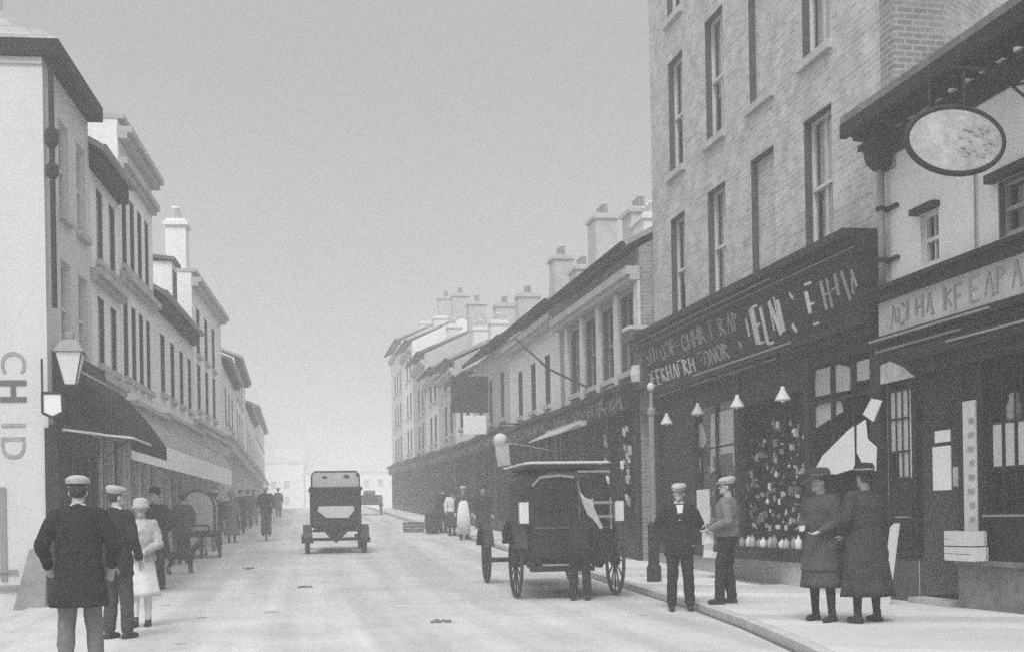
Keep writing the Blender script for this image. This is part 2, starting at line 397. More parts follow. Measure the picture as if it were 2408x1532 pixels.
def chimney(F, parent, u, w_, z0, z1, su, sw, m, pots=2, potm=None):
    c = MB(); c.fbox(F, u - su, u + su, w_ - sw, w_ + sw, z0, z1); c.fbox(F, u - su - .07, u + su + .07, w_ - sw - .07, w_ + sw + .07, z1, z1 + .12); c.fbox(F, u - su + .01, u + su - .01, w_ - sw + .01, w_ + sw - .01, z1 + .12, z1 + .2)
    o = obj('chimney', c, m, parent)
    for k in range(pots):
        uu = u + (k - (pots - 1) / 2) * (su * 1.6 / max(1, pots))
        p = MB(); p.lathe([(.13, z1 + .2), (.10, z1 + .5), (.13, z1 + .52), (.13, z1 + .58), (.08, z1 + .58)], (0, 0, 0), 10)
        q = F.pt(uu, w_, 0); p.xform(Matrix.Translation(q)); obj('chimney_pot', p, potm or m, o, smooth=True)
    return o


def strokes(F, parent, name, m, segs, w0, width, th=0.012, seed=0):
    """worn painted characters: a run of thick and thin strokes standing a few millimetres proud of the board"""
    b = MB()
    for i, (u0, z0, u1, z1, k) in enumerate(segs):
        d = Vector((u1 - u0, z1 - z0)); L = d.length; d /= L; nn = Vector((-d.y, d.x)) * width * k / 2
        P = [(u0 + nn.x, z0 + nn.y), (u1 + nn.x, z1 + nn.y), (u1 - nn.x, z1 - nn.y), (u0 - nn.x, z0 - nn.y)]
        t = th + (i % 7) * .0012
        b.hexa([F.pt(x, w0, z) for x, z in P] + [F.pt(x, w0 + t, z) for x, z in P])
    return obj(name, b, m, parent)


GL = [[(0, 0, 0, 1, 1.2), (0, 1, .45, .78, .6), (.45, .78, 0, .52, .6), (.1, .5, .55, 0, 1.1)], [(0, 0, 0, 1, 1.2), (0, 1, .5, 1, .5), (0, .5, .4, .5, .5), (0, 0, .5, 0, .5)], [(.08, 0, .3, 1, .5), (.3, 1, .55, 0, 1.2)],
      [(0, 0, 0, 1, 1.2), (.5, 0, .5, 1, 1.2), (0, .5, .5, .5, .5)], [(0, .2, .25, 0, .7), (.25, 0, .5, .2, .7), (.5, .2, .5, .8, 1.1), (.5, .8, .25, 1, .7), (.25, 1, 0, .8, .7), (0, .8, 0, .2, 1.1)],
      [(0, 0, 0, 1, .6), (0, 1, .5, 0, 1.2), (.5, 0, .5, 1, .6)], [(.45, .9, .1, .85, .7), (.1, .85, .05, .6, .9), (.05, .6, .48, .4, 1.1), (.48, .4, .45, .1, .9), (.45, .1, 0, .05, .7)]]


def run(u0, u1, z0, z1, n, rng):                       # u0 = reader's left; too worn to be read, as in the photograph
    segs = []; st = (u1 - u0) / n; h = z1 - z0
    for i in range(n):
        if rng.random() < .07: continue
        j = rng.uniform(-.06, .06)
        for (x0, y0, x1, y1, k) in GL[rng.randrange(7)]:
            if rng.random() < .2: continue
            t0, t1 = (0, 1) if rng.random() < .7 else (rng.uniform(0, .3), rng.uniform(.6, 1))
            X = lambda t: u0 + st * (i + .12 + (x0 + (x1 - x0) * t) * 1.35); Y = lambda t: z0 + h * (y0 + (y1 - y0) * t + j)
            segs.append((X(t0), Y(t0), X(t1), Y(t1), k * rng.uniform(.8, 1.15)))
    return segs


FR = Fac((8.5, 0), (7.5, 33.3333), -1)
FR2 = Fac((7.95, 0), (6.95, 50), -1)
FR3 = Fac((7.6, 0), (6.6, 100), -1)
FL = Fac((-5.105, 0), (0.395, 100), 1)
FL2 = Fac((-2.60, 0), (-2.60, 100), 1)


def base(F, u, w_=0.0):
    q = F.pt(u, w_, 0); return (q.x, q.y, zr(q.y))


# ================================================================== right: the nearest shop, low pale house with a deep eave
F = FR
r0 = thing('low_shop_house', 'low pale plastered shop house with a deep dark eave and pale name board', 'shop', base(F, 15.85))
U0, U1 = 6.0, 15.83
ops0 = [(14.48, 14.92, 4.50, 5.20), (12.25, 13.20, 4.50, 5.16), (10.0, 10.95, 4.50, 5.16), (U0 + .2, 15.80, 0.72, 3.12, .3, 1), (14.02, 15.08, 0.10, 0.72, .3, 1)]
obj('wall', shell(F, U0, U1, -.1, 6.55, ops0, depth=.16, D=7.5, skew1=.35), PLASTER, r0)
for o in ops0[1:3]: sash(F, r0, o, depth=.12, cols=2, curtain=True, frame=GREYTRIM, sill=False)
wn = sash(F, r0, ops0[0], depth=.10, cols=2, rail=True, shade_lining=False, sill=False, frame=TRIM)
e = MB(); e.fbox(F, 14.44, 15.0, 0, .12, 5.2, 5.28); obj('lintel', e, PAINT, r0)
e = MB(); e.fbox(F, 12.15, 13.3, 0, .12, 5.16, 5.26); obj('lintel', e, PAINT, r0)
# deep eave with dark boarded underside
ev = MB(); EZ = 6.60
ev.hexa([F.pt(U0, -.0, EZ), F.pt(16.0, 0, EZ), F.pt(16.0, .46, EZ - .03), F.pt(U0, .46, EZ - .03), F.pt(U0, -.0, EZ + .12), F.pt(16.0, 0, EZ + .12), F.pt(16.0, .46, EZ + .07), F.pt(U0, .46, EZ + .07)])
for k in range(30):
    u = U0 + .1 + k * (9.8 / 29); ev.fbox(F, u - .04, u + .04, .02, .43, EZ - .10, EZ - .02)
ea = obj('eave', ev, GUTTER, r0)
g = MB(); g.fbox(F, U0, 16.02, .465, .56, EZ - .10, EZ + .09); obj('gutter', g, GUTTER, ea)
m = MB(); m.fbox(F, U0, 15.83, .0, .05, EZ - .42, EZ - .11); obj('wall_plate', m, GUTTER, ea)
rf = MB(); rf.hexa([F.pt(U0, .56, EZ + .09), F.pt(16.0, .56, EZ + .09), F.pt(16.0, -3.6, 9.3), F.pt(U0, -3.6, 9.3), F.pt(U0, .56, EZ + .19), F.pt(16.0, .56, EZ + .19), F.pt(16.0, -3.6, 9.42), F.pt(U0, -3.6, 9.42)])
rf.hexa([F.pt(U0, -3.61, 9.3), F.pt(16.0, -3.61, 9.3), F.pt(16.0, -8, 6.6), F.pt(U0, -8, 6.6), F.pt(U0, -3.61, 9.41), F.pt(16.0, -3.61, 9.41), F.pt(16.0, -8, 6.72), F.pt(U0, -8, 6.72)])
obj('roof', rf, SLATE, r0)
# downpipe with its hopper head
dp = MB(); c = F.pt(15.72, .12, 0)
dp.tube([(c.x, c.y, 4.36), (c.x, c.y, 6.05)], [.052, .052], 10)
dpo = obj('downpipe', dp, GREYTRIM, r0, smooth=True)
hh = MB()
for (z, a) in ((0, 0),): hh.rings([[F.pt(15.72 + sx * r_, .12 + sw * r_ * .8, zz) for sx, sw in ((-1, -1), (1, -1), (1, 1), (-1, 1))] for r_, zz in ((.07, 6.0), (.16, 6.12), (.19, 6.3), (.25, 6.32), (.25, 6.40), (.17, 6.41))])
hh.tube([F.pt(15.72, .12, 6.40), F.pt(15.5, .40, 6.50)], [.05, .05], 8); hh.tube([F.pt(15.72, .12, 6.40), F.pt(15.92, .40, 6.50)], [.05, .05], 8)
obj('hopper_head', hh, GUTTER, dpo)
for z in (4.75, 5.45):
    b = MB(); b.fbox(F, 15.45, 15.8, .0, .05, z, z + .05); b.lathe([(.07, z), (.07, z + .06)], F.pt(15.72, .12, 0), 10); obj('bracket', b, GUTTER, dpo)
cb = MB(); cb.tube([F.pt(13.62, .03, 4.36), F.pt(13.62, .03, 6.5)], [.013, .013], 6); obj('wall_cable', cb, GREYTRIM, r0)
# cornice, name board, blind box
m = MB(); m.fbox(F, U0, 15.83, .0, .34, 4.31, 4.37); m.fbox(F, U0, 15.82, .0, .28, 4.20, 4.308); obj('cornice', m, PAINT, r0)
m = MB(); m.fbox(F, U0, 15.80, .0, .14, 3.72, 4.198); nb = obj('fascia', m, mat('pale_name_board', .50, .25, 2.2, fine=14), r0)
rng = random.Random(3)
strokes(F, nb, 'lettering', mat('pale_shadowed_lettering', .30, .3, 6.0), run(15.5, 13.7, 3.82, 4.10, 8, rng), .142, .04)
strokes(F, nb, 'lettering', mat('grey_lettering', .37, .3, 5.0), run(13.6, 9.0, 3.84, 4.12, 17, rng), .142, .045)
m = MB(); m.fbox(F, U0, 15.82, .0, .26, 3.62, 3.718); m.fbox(F, U0, 15.81, .0, .18, 3.50, 3.618); obj('moulding', m, PAINT, r0)
for q in ((13.0, 15.81, .262, .29, 3.655, 3.685), (13.7, 15.8, .182, .20, 3.52, 3.55)): m = MB(); m.fbox(F, *q); obj('moulding_highlight', m, GREYTRIM, r0)  # pale strips paint a highlight along the moulding edges
m = MB(); m.fbox(F, U0, 15.80, -.05, .16, 3.12, 3.498); m.fbox(F, U0, 15.05, .161, .26, 3.30, 3.47); obj('blind_box', m, PAINT, r0)
m = MB(); m.fbox(F, 11.5, 13.9, .261, .285, 3.40, 3.425); obj('blind_rail', m, GREYTRIM, r0)
# shop front
m = MB()
for u in (15.74, 15.12, 13.98, 13.56): m.fbox(F, u - .05, u + .05, -.06, .03 if u > 15 else .06, .72, 3.12)
m.fbox(F, 15.17, 15.69, -.03, .05, .72, 1.78); m.fbox(F, U0, 13.51, -.02, .06, 1.24, 1.33); m.fbox(F, U0, 13.51, -.06, .0, .72, 1.24); m.fbox(F, 13.62, 13.92, -.05, .02, .72, 3.11)
for u in (11.9, 10.2, 8.5): m.fbox(F, u - .04, u + .04, -.04, .05, 1.33, 3.12)
m.fbox(F, 14.03, 15.07, -.06, .02, 2.78, 3.12)
obj('shopfront', m, PAINT, r0)
m = MB(); m.fbox(F, 13.64, 13.90, .02, .07, .98, 2.68); pb = obj('pilaster', m, TRIM, r0)
m = MB()
for k in range(9):
    z = 1.05 + k * .17; m.fbox(F, 13.66, 13.80 - .02 * (k % 3), .071, .078, z, z + .06)
obj('pilaster_lettering', m, mat('pale_shadowed_lettering', .3), pb)
m = MB(); m.fbox(F, U0, 14.0, -.1, .10, -.05, .70); m.fbox(F, U0, 13.98, .0, .16, .701, .75); obj('stall_riser', m, mat('stained_render', .17, .5, 1.6, fine=10), r0)
m = MB(); m.fbox(F, 15.1, 15.82, -.1, .10, -.05, .70); obj('stall_riser', m, PAINT2, r0)
m = MB(); m.fbox(F, 14.05, 15.05, -.06, .20, -.05, .24); obj('doorstep', m, STONE, r0)
for q in ((11.2, 13.5, .06, .085, 1.275, 1.30), (15.2, 15.68, .05, .07, 1.27, 1.29)): m = MB(); m.fbox(F, *q); obj('sill_highlight', m, GREYTRIM, r0)  # highlight on the sill edge, painted as pale strips
# glazing bars window beside the corner, pale blinds behind
m = MB()
for k in range(4): u = 15.19 + k * .163; m.fbox(F, u - .012, u + .012, .058, .068, 1.79, 3.0)
for z in (1.80, 2.16, 2.60, 2.98): m.fbox(F, 15.17, 15.69, .057, .0685, z - .014, z + .014)
bw_ = obj('window', m, PAINT, r0)
m = MB(); m.fbox(F, 15.18, 15.68, .03, .045, 2.17, 2.98); m.fbox(F, 15.18, 15.48, .03, .045, 1.80, 2.165); obj('blind', m, PAPER, bw_)
m = MB(); m.quad(F.pt(15.17, .063, 1.79), F.pt(15.69, .063, 1.79), F.pt(15.69, .063, 3.0), F.pt(15.17, .063, 3.0)); obj('pane', m, GLASS, bw_)
m = MB(); P_ = [F.uz(x, y, .17) for x, y in ((2070, 902), (2070, 858), (2092, 848), (2125, 862), (2150, 884))]; m.rings([[F.pt(u, w_, z) for u, z in P_] for w_ in (.162, .175)]); obj('fanlight_board', m, DIMPAPER, r0)
# main display window
m = MB()
for k in range(14): u = 13.425 - k * .245; m.fbox(F, u - .012, u + .012, -.008, .008, 1.34, 3.1)
dw = obj('display_window', m, PAINT, r0)
m = MB(); m.quad(F.pt(U0 + .3, .0, 1.33), F.pt(13.5, .0, 1.33), F.pt(13.5, .0, 3.1), F.pt(U0 + .3, 0, 3.1)); obj('pane', m, GLASS, dw)
m = MB(); m.fbox(F, U0 + .3, 13.50, -.34, -.035, 2.36, 2.385); m.fbox(F, U0 + .3, 13.50, -.34, -.035, 1.84, 1.862); obj('shelf', m, PAINT2, dw)
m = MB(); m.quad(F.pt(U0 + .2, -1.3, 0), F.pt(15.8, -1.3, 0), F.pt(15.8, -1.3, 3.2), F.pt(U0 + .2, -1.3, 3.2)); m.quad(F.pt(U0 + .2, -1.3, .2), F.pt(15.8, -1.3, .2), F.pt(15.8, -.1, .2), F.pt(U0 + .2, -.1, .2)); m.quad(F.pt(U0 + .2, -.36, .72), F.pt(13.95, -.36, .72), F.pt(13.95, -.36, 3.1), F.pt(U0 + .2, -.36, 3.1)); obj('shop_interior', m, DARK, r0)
for k in range(9):
    u = 13.42 - k * .245; m = MB(); m.fbox(F, u - .215, u - .02, -.03, -.015, 1.865, 2.355)
    solo('pale_card', m, PAPER, 'tall pale card standing in the low shop window below the jars', 'card', 'pale cards in the low shop window')
for k in range(6):
    u = 13.15 - k * .36; m = MB(); m.lathe([(.075, 2.386), (.095, 2.42), (.095, 2.56), (.06, 2.64), (.065, 2.70), (.03, 2.72)], F.pt(u, -.14, 0), 10)
    solo('stoneware_jar', m, mat('stoneware', .5, .2), 'stoneware jar on the upper shelf of the low shop window', 'jar', 'jars on the window shelf', smooth=True)
m = MB(); m.fbox(F, 14.36, 14.78, -.05, -.035, 1.62, 2.18); m.fbox(F, 14.36, 14.72, -.05, -.035, 2.23, 2.38); solo('hanging_notice', m, PAPER, 'pale notice hung in the dark doorway of the low shop', 'notice')
m = MB(); m.fbox(F, 14.12, 14.31, -.05, -.035, 1.66, 1.90); solo('notice_card', m, DIMPAPER, 'small faded card beside the larger notice in the doorway', 'notice')
# wooden crates on the ledge, leaning board
for k, (z0, z1) in enumerate(((.755, .93), (.935, 1.12))):
    m = MB(); a, b = 13.36 + k * .03, 13.92; 
    for q in range(2): m.fbox(F, a, b, .10, .13, z0 + q * .088, z0 + q * .088 + .078)
    m.fbox(F, a, a + .02, -.15 + .26, .12 + .2, z0, z1 - .01); m.fbox(F, b - .02, b, .131, .32, z0, z1 - .01); m.fbox(F, a, b, .32, .335, z0, z0 + .078); m.fbox(F, a, b, .32, .335, z0 + .086, z1 - .01); m.fbox(F, a + .021, b - .021, .131, .319, z0, z0 + .015)
    solo('wooden_crate', m, mat('bare_deal', .6, .15), ('pale wooden crate on the ledge under the white pilaster, lower of two', 'pale wooden crate on the ledge under the white pilaster, upper of two')[k], 'crate')
m = MB(); m.hexa([F.pt(15.06, .55, .14), F.pt(14.88, .55, .14), F.pt(14.88, .59, .14), F.pt(15.06, .59, .14), F.pt(15.50, .14, 1.20), F.pt(15.32, .14, 1.20), F.pt(15.32, .18, 1.20), F.pt(15.50, .18, 1.20)])
solo('leaning_board', m, TRIM, 'pale board leaning against the dark shop front behind the two women', 'board')
# oval hanging sign on its iron bracket
sg = thing('oval_sign', 'large oval hanging sign with dark rim on an iron bracket', 'sign', tuple(F.pt(12.6, .1, 5.3)))
SP = F.pt(12.6, .0, 0); OC = ray(2245, 330); OC = OC * (SP.y / OC.y) + Vector((0, 0, CAMZ))
cx, cz, ry, rz_ = OC.x, OC.z, .58, .365
def oval(k, y0, y1, n=48):
    return [[(cx + k * ry * math.cos(2 * math.pi * j / n), y, cz + k * rz_ * math.sin(2 * math.pi * j / n)) for j in range(n)] for y in (y0, y1)]
m = MB(); m.rings(oval(.96, SP.y - .02, SP.y + .02)); fc = obj('face', m, mat('sign_face', .42, .45, 2.6, fine=22), sg)
m = MB()
n = 48; i0 = []
for j in range(n + 1):
    t = 2 * math.pi * j / n; i0.append((cx + ry * math.cos(t), SP.y, cz + rz_ * math.sin(t)))
m.tube(i0, [.035] * (n + 1), 8, caps=False); obj('rim', m, IRON, sg, smooth=True)
m = MB(); rng = random.Random(5)
for k in range(26):
    x = cx + .02 + rng.random() * .36; z = cz - .2 + rng.random() * .33; d = .03 + .05 * rng.random()
    y = SP.y - .024 - .0004 * k
    m.box(x, x + d, y, SP.y - .02, z, z + .012 + .012 * rng.random())
obj('worn_lettering', m, mat('sign_wear', .36, .3), fc)
m = MB()
m.bar((SP.x + .04, SP.y, 6.24), (SP.x - .92, SP.y, 6.24), .024); m.bar((SP.x + .04, SP.y, 6.12), (SP.x - .35, SP.y, 6.06), .02)
m.bar((cx + .12, SP.y, 6.24), (cx + .12, SP.y, cz + rz_), .016); m.bar((cx - .3, SP.y, 6.24), (cx - .3, SP.y, cz + .33), .016); m.bar((SP.x + .02, SP.y, 5.92), (SP.x - .42, SP.y, 6.24), .018)
m.bar((SP.x - .3, SP.y, 6.24), (SP.x + .02, SP.y - .25, 6.50), .015); m.bar((SP.x - .55, SP.y, 6.24), (SP.x - .2, SP.y, 6.46), .015)
obj('bracket', m, IRON, sg)

# ================================================================== right: the tall brick shop
r1 = thing('tall_brick_shop', 'tall brick building over a large dark shop front with worn pale lettering', 'shop', base(F, 21))
A0, A1 = 15.86, 25.95
wu = [(17.38, 18.36), (19.50, 20.50), (21.68, 22.62), (23.88, 24.78)]
ops = [(a, b, 5.32, 7.50) for a, b in wu] + [(a, b, 8.42, 10.75) for a, b in wu] + [(a, b, 11.6, 13.2) for a, b in wu]
shopop = [(16.10, 25.80, .10, 3.90, .2, 1)]
obj('wall', shell(F, A0, A1, -.1, 14.0, [o for i, o in enumerate(ops)] + shopop, depth=.22, D=7.0, skew0=4.3), BRICK, r1)
for i, o in enumerate(ops):
    if i % 4 == 1:                                     # the bricked-up column
        m = MB(); m.fbox(F, o[0], o[1], -.24, -.13, o[2] + .001, o[3] - .001); obj('blind_window', m, BRICK, r1)
        m = MB(); m.fbox(F, o[0] - .08, o[1] + .08, -.02, .08, o[2] - .13, o[2] - .004); obj('sill', m, STONE, r1)
        m = MB(); m.fbox(F, o[1] - .026, o[1] - .006, -.128, -.012, o[2] + .006, o[3] - .006); m.fbox(F, o[0] + .03, o[1] - .03, -.128, -.012, o[3] - .026, o[3] - .006); obj('shade_lining', m, REVEAL, r1)  # recess shade painted as dark slabs at far side and top
    else:
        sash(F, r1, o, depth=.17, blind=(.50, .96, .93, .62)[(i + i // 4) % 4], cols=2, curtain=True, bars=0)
# stack at the near corner, rising past the frame; darker brick paints its shade
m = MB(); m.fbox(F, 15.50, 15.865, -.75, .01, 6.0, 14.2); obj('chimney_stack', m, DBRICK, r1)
# cornice and fascia
m = MB(); m.fbox(F, A0 - .02, A1, .0, .62, 5.12, 5.24); m.fbox(F, A0 - .02, A1, .0, .52, 5.02, 5.118); m.fbox(F, A0 - .02, A1, .0, .44, 4.92, 5.018); obj('cornice', m, PAINT, r1)
for q in ((A0, A1, .441, .455, 4.985, 5.005), (18.5, A1, .521, .535, 5.055, 5.08)): m = MB(); m.fbox(F, *q); obj('moulding_highlight', m, GREYTRIM, r1)  # cornice highlights put in as pale strips
m = MB(); m.hexa([F.pt(A0, 0, 4.05), F.pt(A1, 0, 4.05), F.pt(A1, .22, 4.05), F.pt(A0, .22, 4.05), F.pt(A0, 0, 4.918), F.pt(A1, 0, 4.918), F.pt(A1, .40, 4.918), F.pt(A0, .40, 4.918)])
fa = obj('fascia', m, PAINT, r1)
m = MB(); m.fbox(F, A0, A1, -.05, .34, 3.93, 4.046); m.fbox(F, A0, A1, -.05, .24, 3.82, 3.928); obj('lower_moulding', m, PAINT, r1)
for q in ((18.2, 22.6, .341, .355, 4.00, 4.03), (19.0, 25.5, .241, .252, 3.86, 3.885)): m = MB(); m.fbox(F, *q); obj('moulding_highlight', m, GREYTRIM, r1)  # lower moulding catches light only through these pale painted strips
def leanrun(u0, u1, z0, z1, n, rng, mm, wd):
    segs = run(u0, u1, z0, z1, n, rng)
    b = MB()
    for i, (a0, b0, a1, b1, k) in enumerate(segs):
        d = Vector((a1 - a0, b1 - b0)); d.normalize(); nn = Vector((-d.y, d.x)) * wd * k / 2
        P = [(a0 + nn.x, b0 + nn.y), (a1 + nn.x, b1 + nn.y), (a1 - nn.x, b1 - nn.y), (a0 - nn.x, b0 - nn.y)]
        wq = lambda z: .22 + .18 * (z - 4.05) / .868
        t = .012 + (i % 7) * .0012
        b.hexa([F.pt(x, wq(z) - .003, z) for x, z in P] + [F.pt(x, wq(z) + t, z) for x, z in P])
    return obj('lettering', b, mm, fa)
rng = random.Random(21)
leanrun(20.0, 17.3, 4.18, 4.78, 8, rng, GILT, .085)
leanrun(17.1, 16.0, 4.34, 4.76, 4, rng, DIMGILT, .06)
leanrun(25.8, 20.2, 4.56, 4.86, 17, rng, DIMGILT, .05)
leanrun(25.7, 22.7, 4.12, 4.42, 9, rng, GILT, .05)
leanrun(22.5, 20.3, 4.14, 4.42, 7, rng, DIMGILT, .05)
# consoles at the far end of the cornice
m = MB()
for z0, z1, d in ((4.1, 4.9, .46), (4.92, 5.10, .56), (5.10, 5.34, .70), (3.55, 4.06, .36)): m.fbox(F, A1 - .42 - d * .12, A1 + .02 + d * .02, -.01, d + .002, z0 + .002, z1)
co = obj('console', m, PAINT2, r1)
m = MB(); m.fbox(F, A1 - .45, A1 + .05, .05, .72, 5.345, 5.42); m.lathe([(.17, 4.25), (.2, 4.4), (.17, 4.6)], F.pt(A1 - .2, .42, 0), 10); obj('console_cap', m, TRIM, co)
# shop front: piers, windows, doorway
m = MB()
for a, b in ((15.87, 16.16), (18.12, 18.30), (21.05, 21.22), (23.32, 23.50), (25.50, 25.80)): m.fbox(F, a, b, -.04, .10, .12, 3.82)
m.fbox(F, 16.16, 18.12, -.02, .06, 3.62, 3.82); m.fbox(F, 21.22, 23.32, -.02, .06, 3.45, 3.82); m.fbox(F, 18.30, 21.05, -.06, .04, 3.30, 3.82)
m.fbox(F, 23.50, 25.50, -.10, .02, .12, 3.82)
for u in (16.78, 17.45): m.fbox(F, u - .025, u + .025, -.03, .05, .8, 3.62)
m.fbox(F, 22.24, 22.28, -.03, .05, .8, 3.45); m.fbox(F, 16.16, 18.12, -.025, .045, 3.03, 3.08)
obj('shopfront', m, PAINT, r1)
m = MB(); m.fbox(F, 16.16, 25.8, -.15, .22, .58, .78); m.fbox(F, 18.9, 21.3, .221, .60, .62, .74); obj('window_ledge', m, PAINT, r1)
m = MB(); m.fbox(F, 15.87, 25.9, -.2, .12, -.1, .58); obj('stall_riser', m, mat('pale_stone_plinth', .55, .15, 1.4, fine=12), r1)
for a, b, z1 in ((16.16, 18.12, 3.62), (21.22, 23.32, 3.45)): m = MB(); m.quad(F.pt(a, .0, .79), F.pt(b, .0, .79), F.pt(b, 0, z1), F.pt(a, 0, z1)); obj('shop_window_glass', m, GLASS, r1)
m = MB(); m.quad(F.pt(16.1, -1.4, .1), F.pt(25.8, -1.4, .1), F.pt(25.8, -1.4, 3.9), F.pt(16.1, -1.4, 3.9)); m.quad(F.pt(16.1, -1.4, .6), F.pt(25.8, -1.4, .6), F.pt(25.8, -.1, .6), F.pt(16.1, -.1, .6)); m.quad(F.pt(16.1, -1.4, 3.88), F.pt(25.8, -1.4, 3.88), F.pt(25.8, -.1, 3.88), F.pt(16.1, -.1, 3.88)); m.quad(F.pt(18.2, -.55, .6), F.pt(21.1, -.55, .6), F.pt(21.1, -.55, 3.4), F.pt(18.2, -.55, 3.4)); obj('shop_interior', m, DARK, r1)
# displays
def flat(name, mm, label, cat, px, w_=-.28, th=.015, group=None):
    P = [F.uz(x, y, w_) for x, y in px]; m = MB(); n = len(P)
    m.rings([[F.pt(u, w_, z) for u, z in P], [F.pt(u, w_ + th, z) for u, z in P]]); return solo(name, m, mm, label, cat, group)
PG = None
flat('show_card', mat('grey_card', .70, .3, 5), 'grey show card at the top of the near brick shop window', 'card', [(1916, 932), (1920, 868), (1975, 855), (2000, 862), (2000, 915)], w_=-.03)
flat('show_card', PAPER, 'pale rounded card under the grey show card in the near brick shop window', 'card', [(1914, 1008), (1914, 962), (1935, 942), (1978, 940), (1984, 965), (1950, 985)], w_=-.03)
flat('show_card', PAPER, 'narrow pale card high beside the near corner of the brick shop window', 'card', [(2015, 895), (2015, 850), (2055, 838), (2055, 888)], w_=-.03)
flat('striped_book', PAPER, 'pale striped book standing open above the white sheet in the window', 'book', [(2030, 972), (2050, 935), (2075, 940), (2055, 990)], w_=.10)
flat('white_sheet', PAPER, 'big white triangular sheet hung across the near brick shop window', 'sheet', [(1914, 1108), (1935, 1070), (1995, 1010), (2008, 1000), (2010, 1100), (1960, 1115)], w_=.13)
flat('white_sheet', PAPER, 'folded white cloth hanging right of the triangular sheet in the window', 'sheet', [(2016, 1062), (2016, 998), (2035, 985), (2040, 1030), (2062, 1050), (2060, 1105), (2035, 1100)], w_=.12)
flat('poster', mat('grey_poster', .70, .4, 7), 'large mottled poster in the far window of the brick shop', 'poster', [(1672, 1050), (1672, 972), (1740, 955), (1740, 1035)], w_=-.03)
flat('poster', PAPER, 'pale poster below the mottled one in the far brick shop window', 'poster', [(1672, 1110), (1672, 1055), (1740, 1042), (1742, 1125), (1730, 1125), (1725, 1085), (1690, 1095)], w_=-.03)
flat('poster', PAPER, 'tall narrow poster at the far edge of the far brick shop window', 'poster', [(1632, 1045), (1632, 1000), (1650, 992), (1662, 1035), (1655, 1050)], w_=-.03)
flat('poster', PAPER, 'small bright poster low at the far edge of the far window', 'poster', [(1626, 1125), (1626, 1082), (1648, 1076), (1646, 1122)], w_=-.03)
flat('dark_frame', mat('dim_card', .12, .3), 'dark framed panel between the posters in the far window', 'frame', [(1678, 1098), (1678, 1070), (1722, 1062), (1722, 1090)], w_=-.012)
rng = random.Random(11)
TINS = (DIMPAPER, mat('tin', .3, .3), mat('dull_tin', .16, .4), DIMGILT, PAPER)
for k in range(180):
    if k < 130: x = 1750 + rng.random() * 154; y = 985 + (rng.random() ** .75) * 255; w_ = -.50 + .3 * rng.random(); where = 'dark doorway'
    else: x = 1634 + rng.random() * 106; y = 1095 + rng.random() * 130; w_ = -.30 + .2 * rng.random(); where = 'far window'
    sz = 2.5 + rng.random() * 5; h = sz * (0.8 + rng.random() * 1.3)
    u, z = F.uz(x, y, w_); q = .005 * sz; hh_ = .005 * h; kk = rng.randrange(3)
    m = MB()
    if kk == 0: m.lathe([(q * .5, z - hh_), (q, z - hh_ * .6), (q * .9, z + hh_ * .4), (q * .35, z + hh_), (q * .3, z + hh_ * 1.3)], F.pt(u, w_, 0), 8)
    elif kk == 1: m.hexa([F.pt(u + a * q + c * .2 * q, w_ + b * .03, z + c * hh_ + a * .3 * q) for c in (-1, 1) for a, b in ((-1, -1), (1, -1), (1, 1), (-1, 1))])
    else: m.lathe([(q * .9, z - hh_), (q, z - hh_ * .9), (q, z + hh_ * .9), (q * .9, z + hh_)], F.pt(u, w_, 0), 10)
    nm = ('jug', 'packet', 'tin')[kk]
    solo('hanging_' + nm, m, TINS[rng.choice((0, 0, 1, 1, 2, 3, 4, 4))], 'small ' + nm + ' among the wares hung in the ' + where + ' of the brick shop', nm, 'wares hung in the brick shop ' + where)
for k in range(12):
    u = 21.2 - k * .235; m = MB(); h = .16 + .07 * ((k * 5) % 4) / 3; w_ = .05 + .03 * (k % 2)
    m.lathe([(.05, .785), (.058, .80), (.058, .785 + h * .6), (.022, .785 + h * .8), (.022, .785 + h), (.027, .785 + h)], F.pt(u, w_, 0), 9)
    solo('bottle', m, (DIMPAPER, mat('tin', .3), PAPER)[k % 3], 'bottle in the row on the dark ledge of the brick shop', 'bottle', 'bottles on the brick shop ledge', smooth=True)
m = MB(); m.fbox(F, 20.6, 21.15, .605, .66, .60, .70); solo('ledge_label', m, PAPER, 'small white plate on the front of the dark shop ledge', 'plate')
# hanging lamps with white conical shades
for k, (x, y, nm) in enumerate(((1567, 985, 'beside the lamp post'), (1640, 962, 'over the far window'), (1733, 944, 'between far window and doorway'), (1840, 926, 'over the dark doorway'))):
    w_ = .75; u, z = F.uz(x, y, w_); dim = k == 1
    L = thing('hanging_lamp', 'white conical shop lamp hanging ' + nm, 'lamp', tuple(F.pt(u, w_, z)), 'lamps hung along the brick shop front')
    m = MB(); m.lathe([(.125, z - .09), (.115, z - .06), (.035, z + .08), (.03, z + .12), (.006, z + .13)], F.pt(u, w_, 0), 16); obj('lamp_shade', m, TRIM if not dim else DIMPAPER, L, smooth=True)
    m = MB(); m.bar(F.pt(u, w_, z + .12), F.pt(u, w_, 3.80), .012); m.bar(F.pt(u, w_, 3.80), F.pt(u, .1, 3.86), .012); m.ball(F.pt(u, w_, z + .17), .03, .03, .04, 8, 6); obj('bracket', m, IRON, L)
    m = MB(); m.ball(F.pt(u, w_, z - .07), .04, .04, .05, 8, 6); obj('bulb', m, PAPER, L, smooth=True)

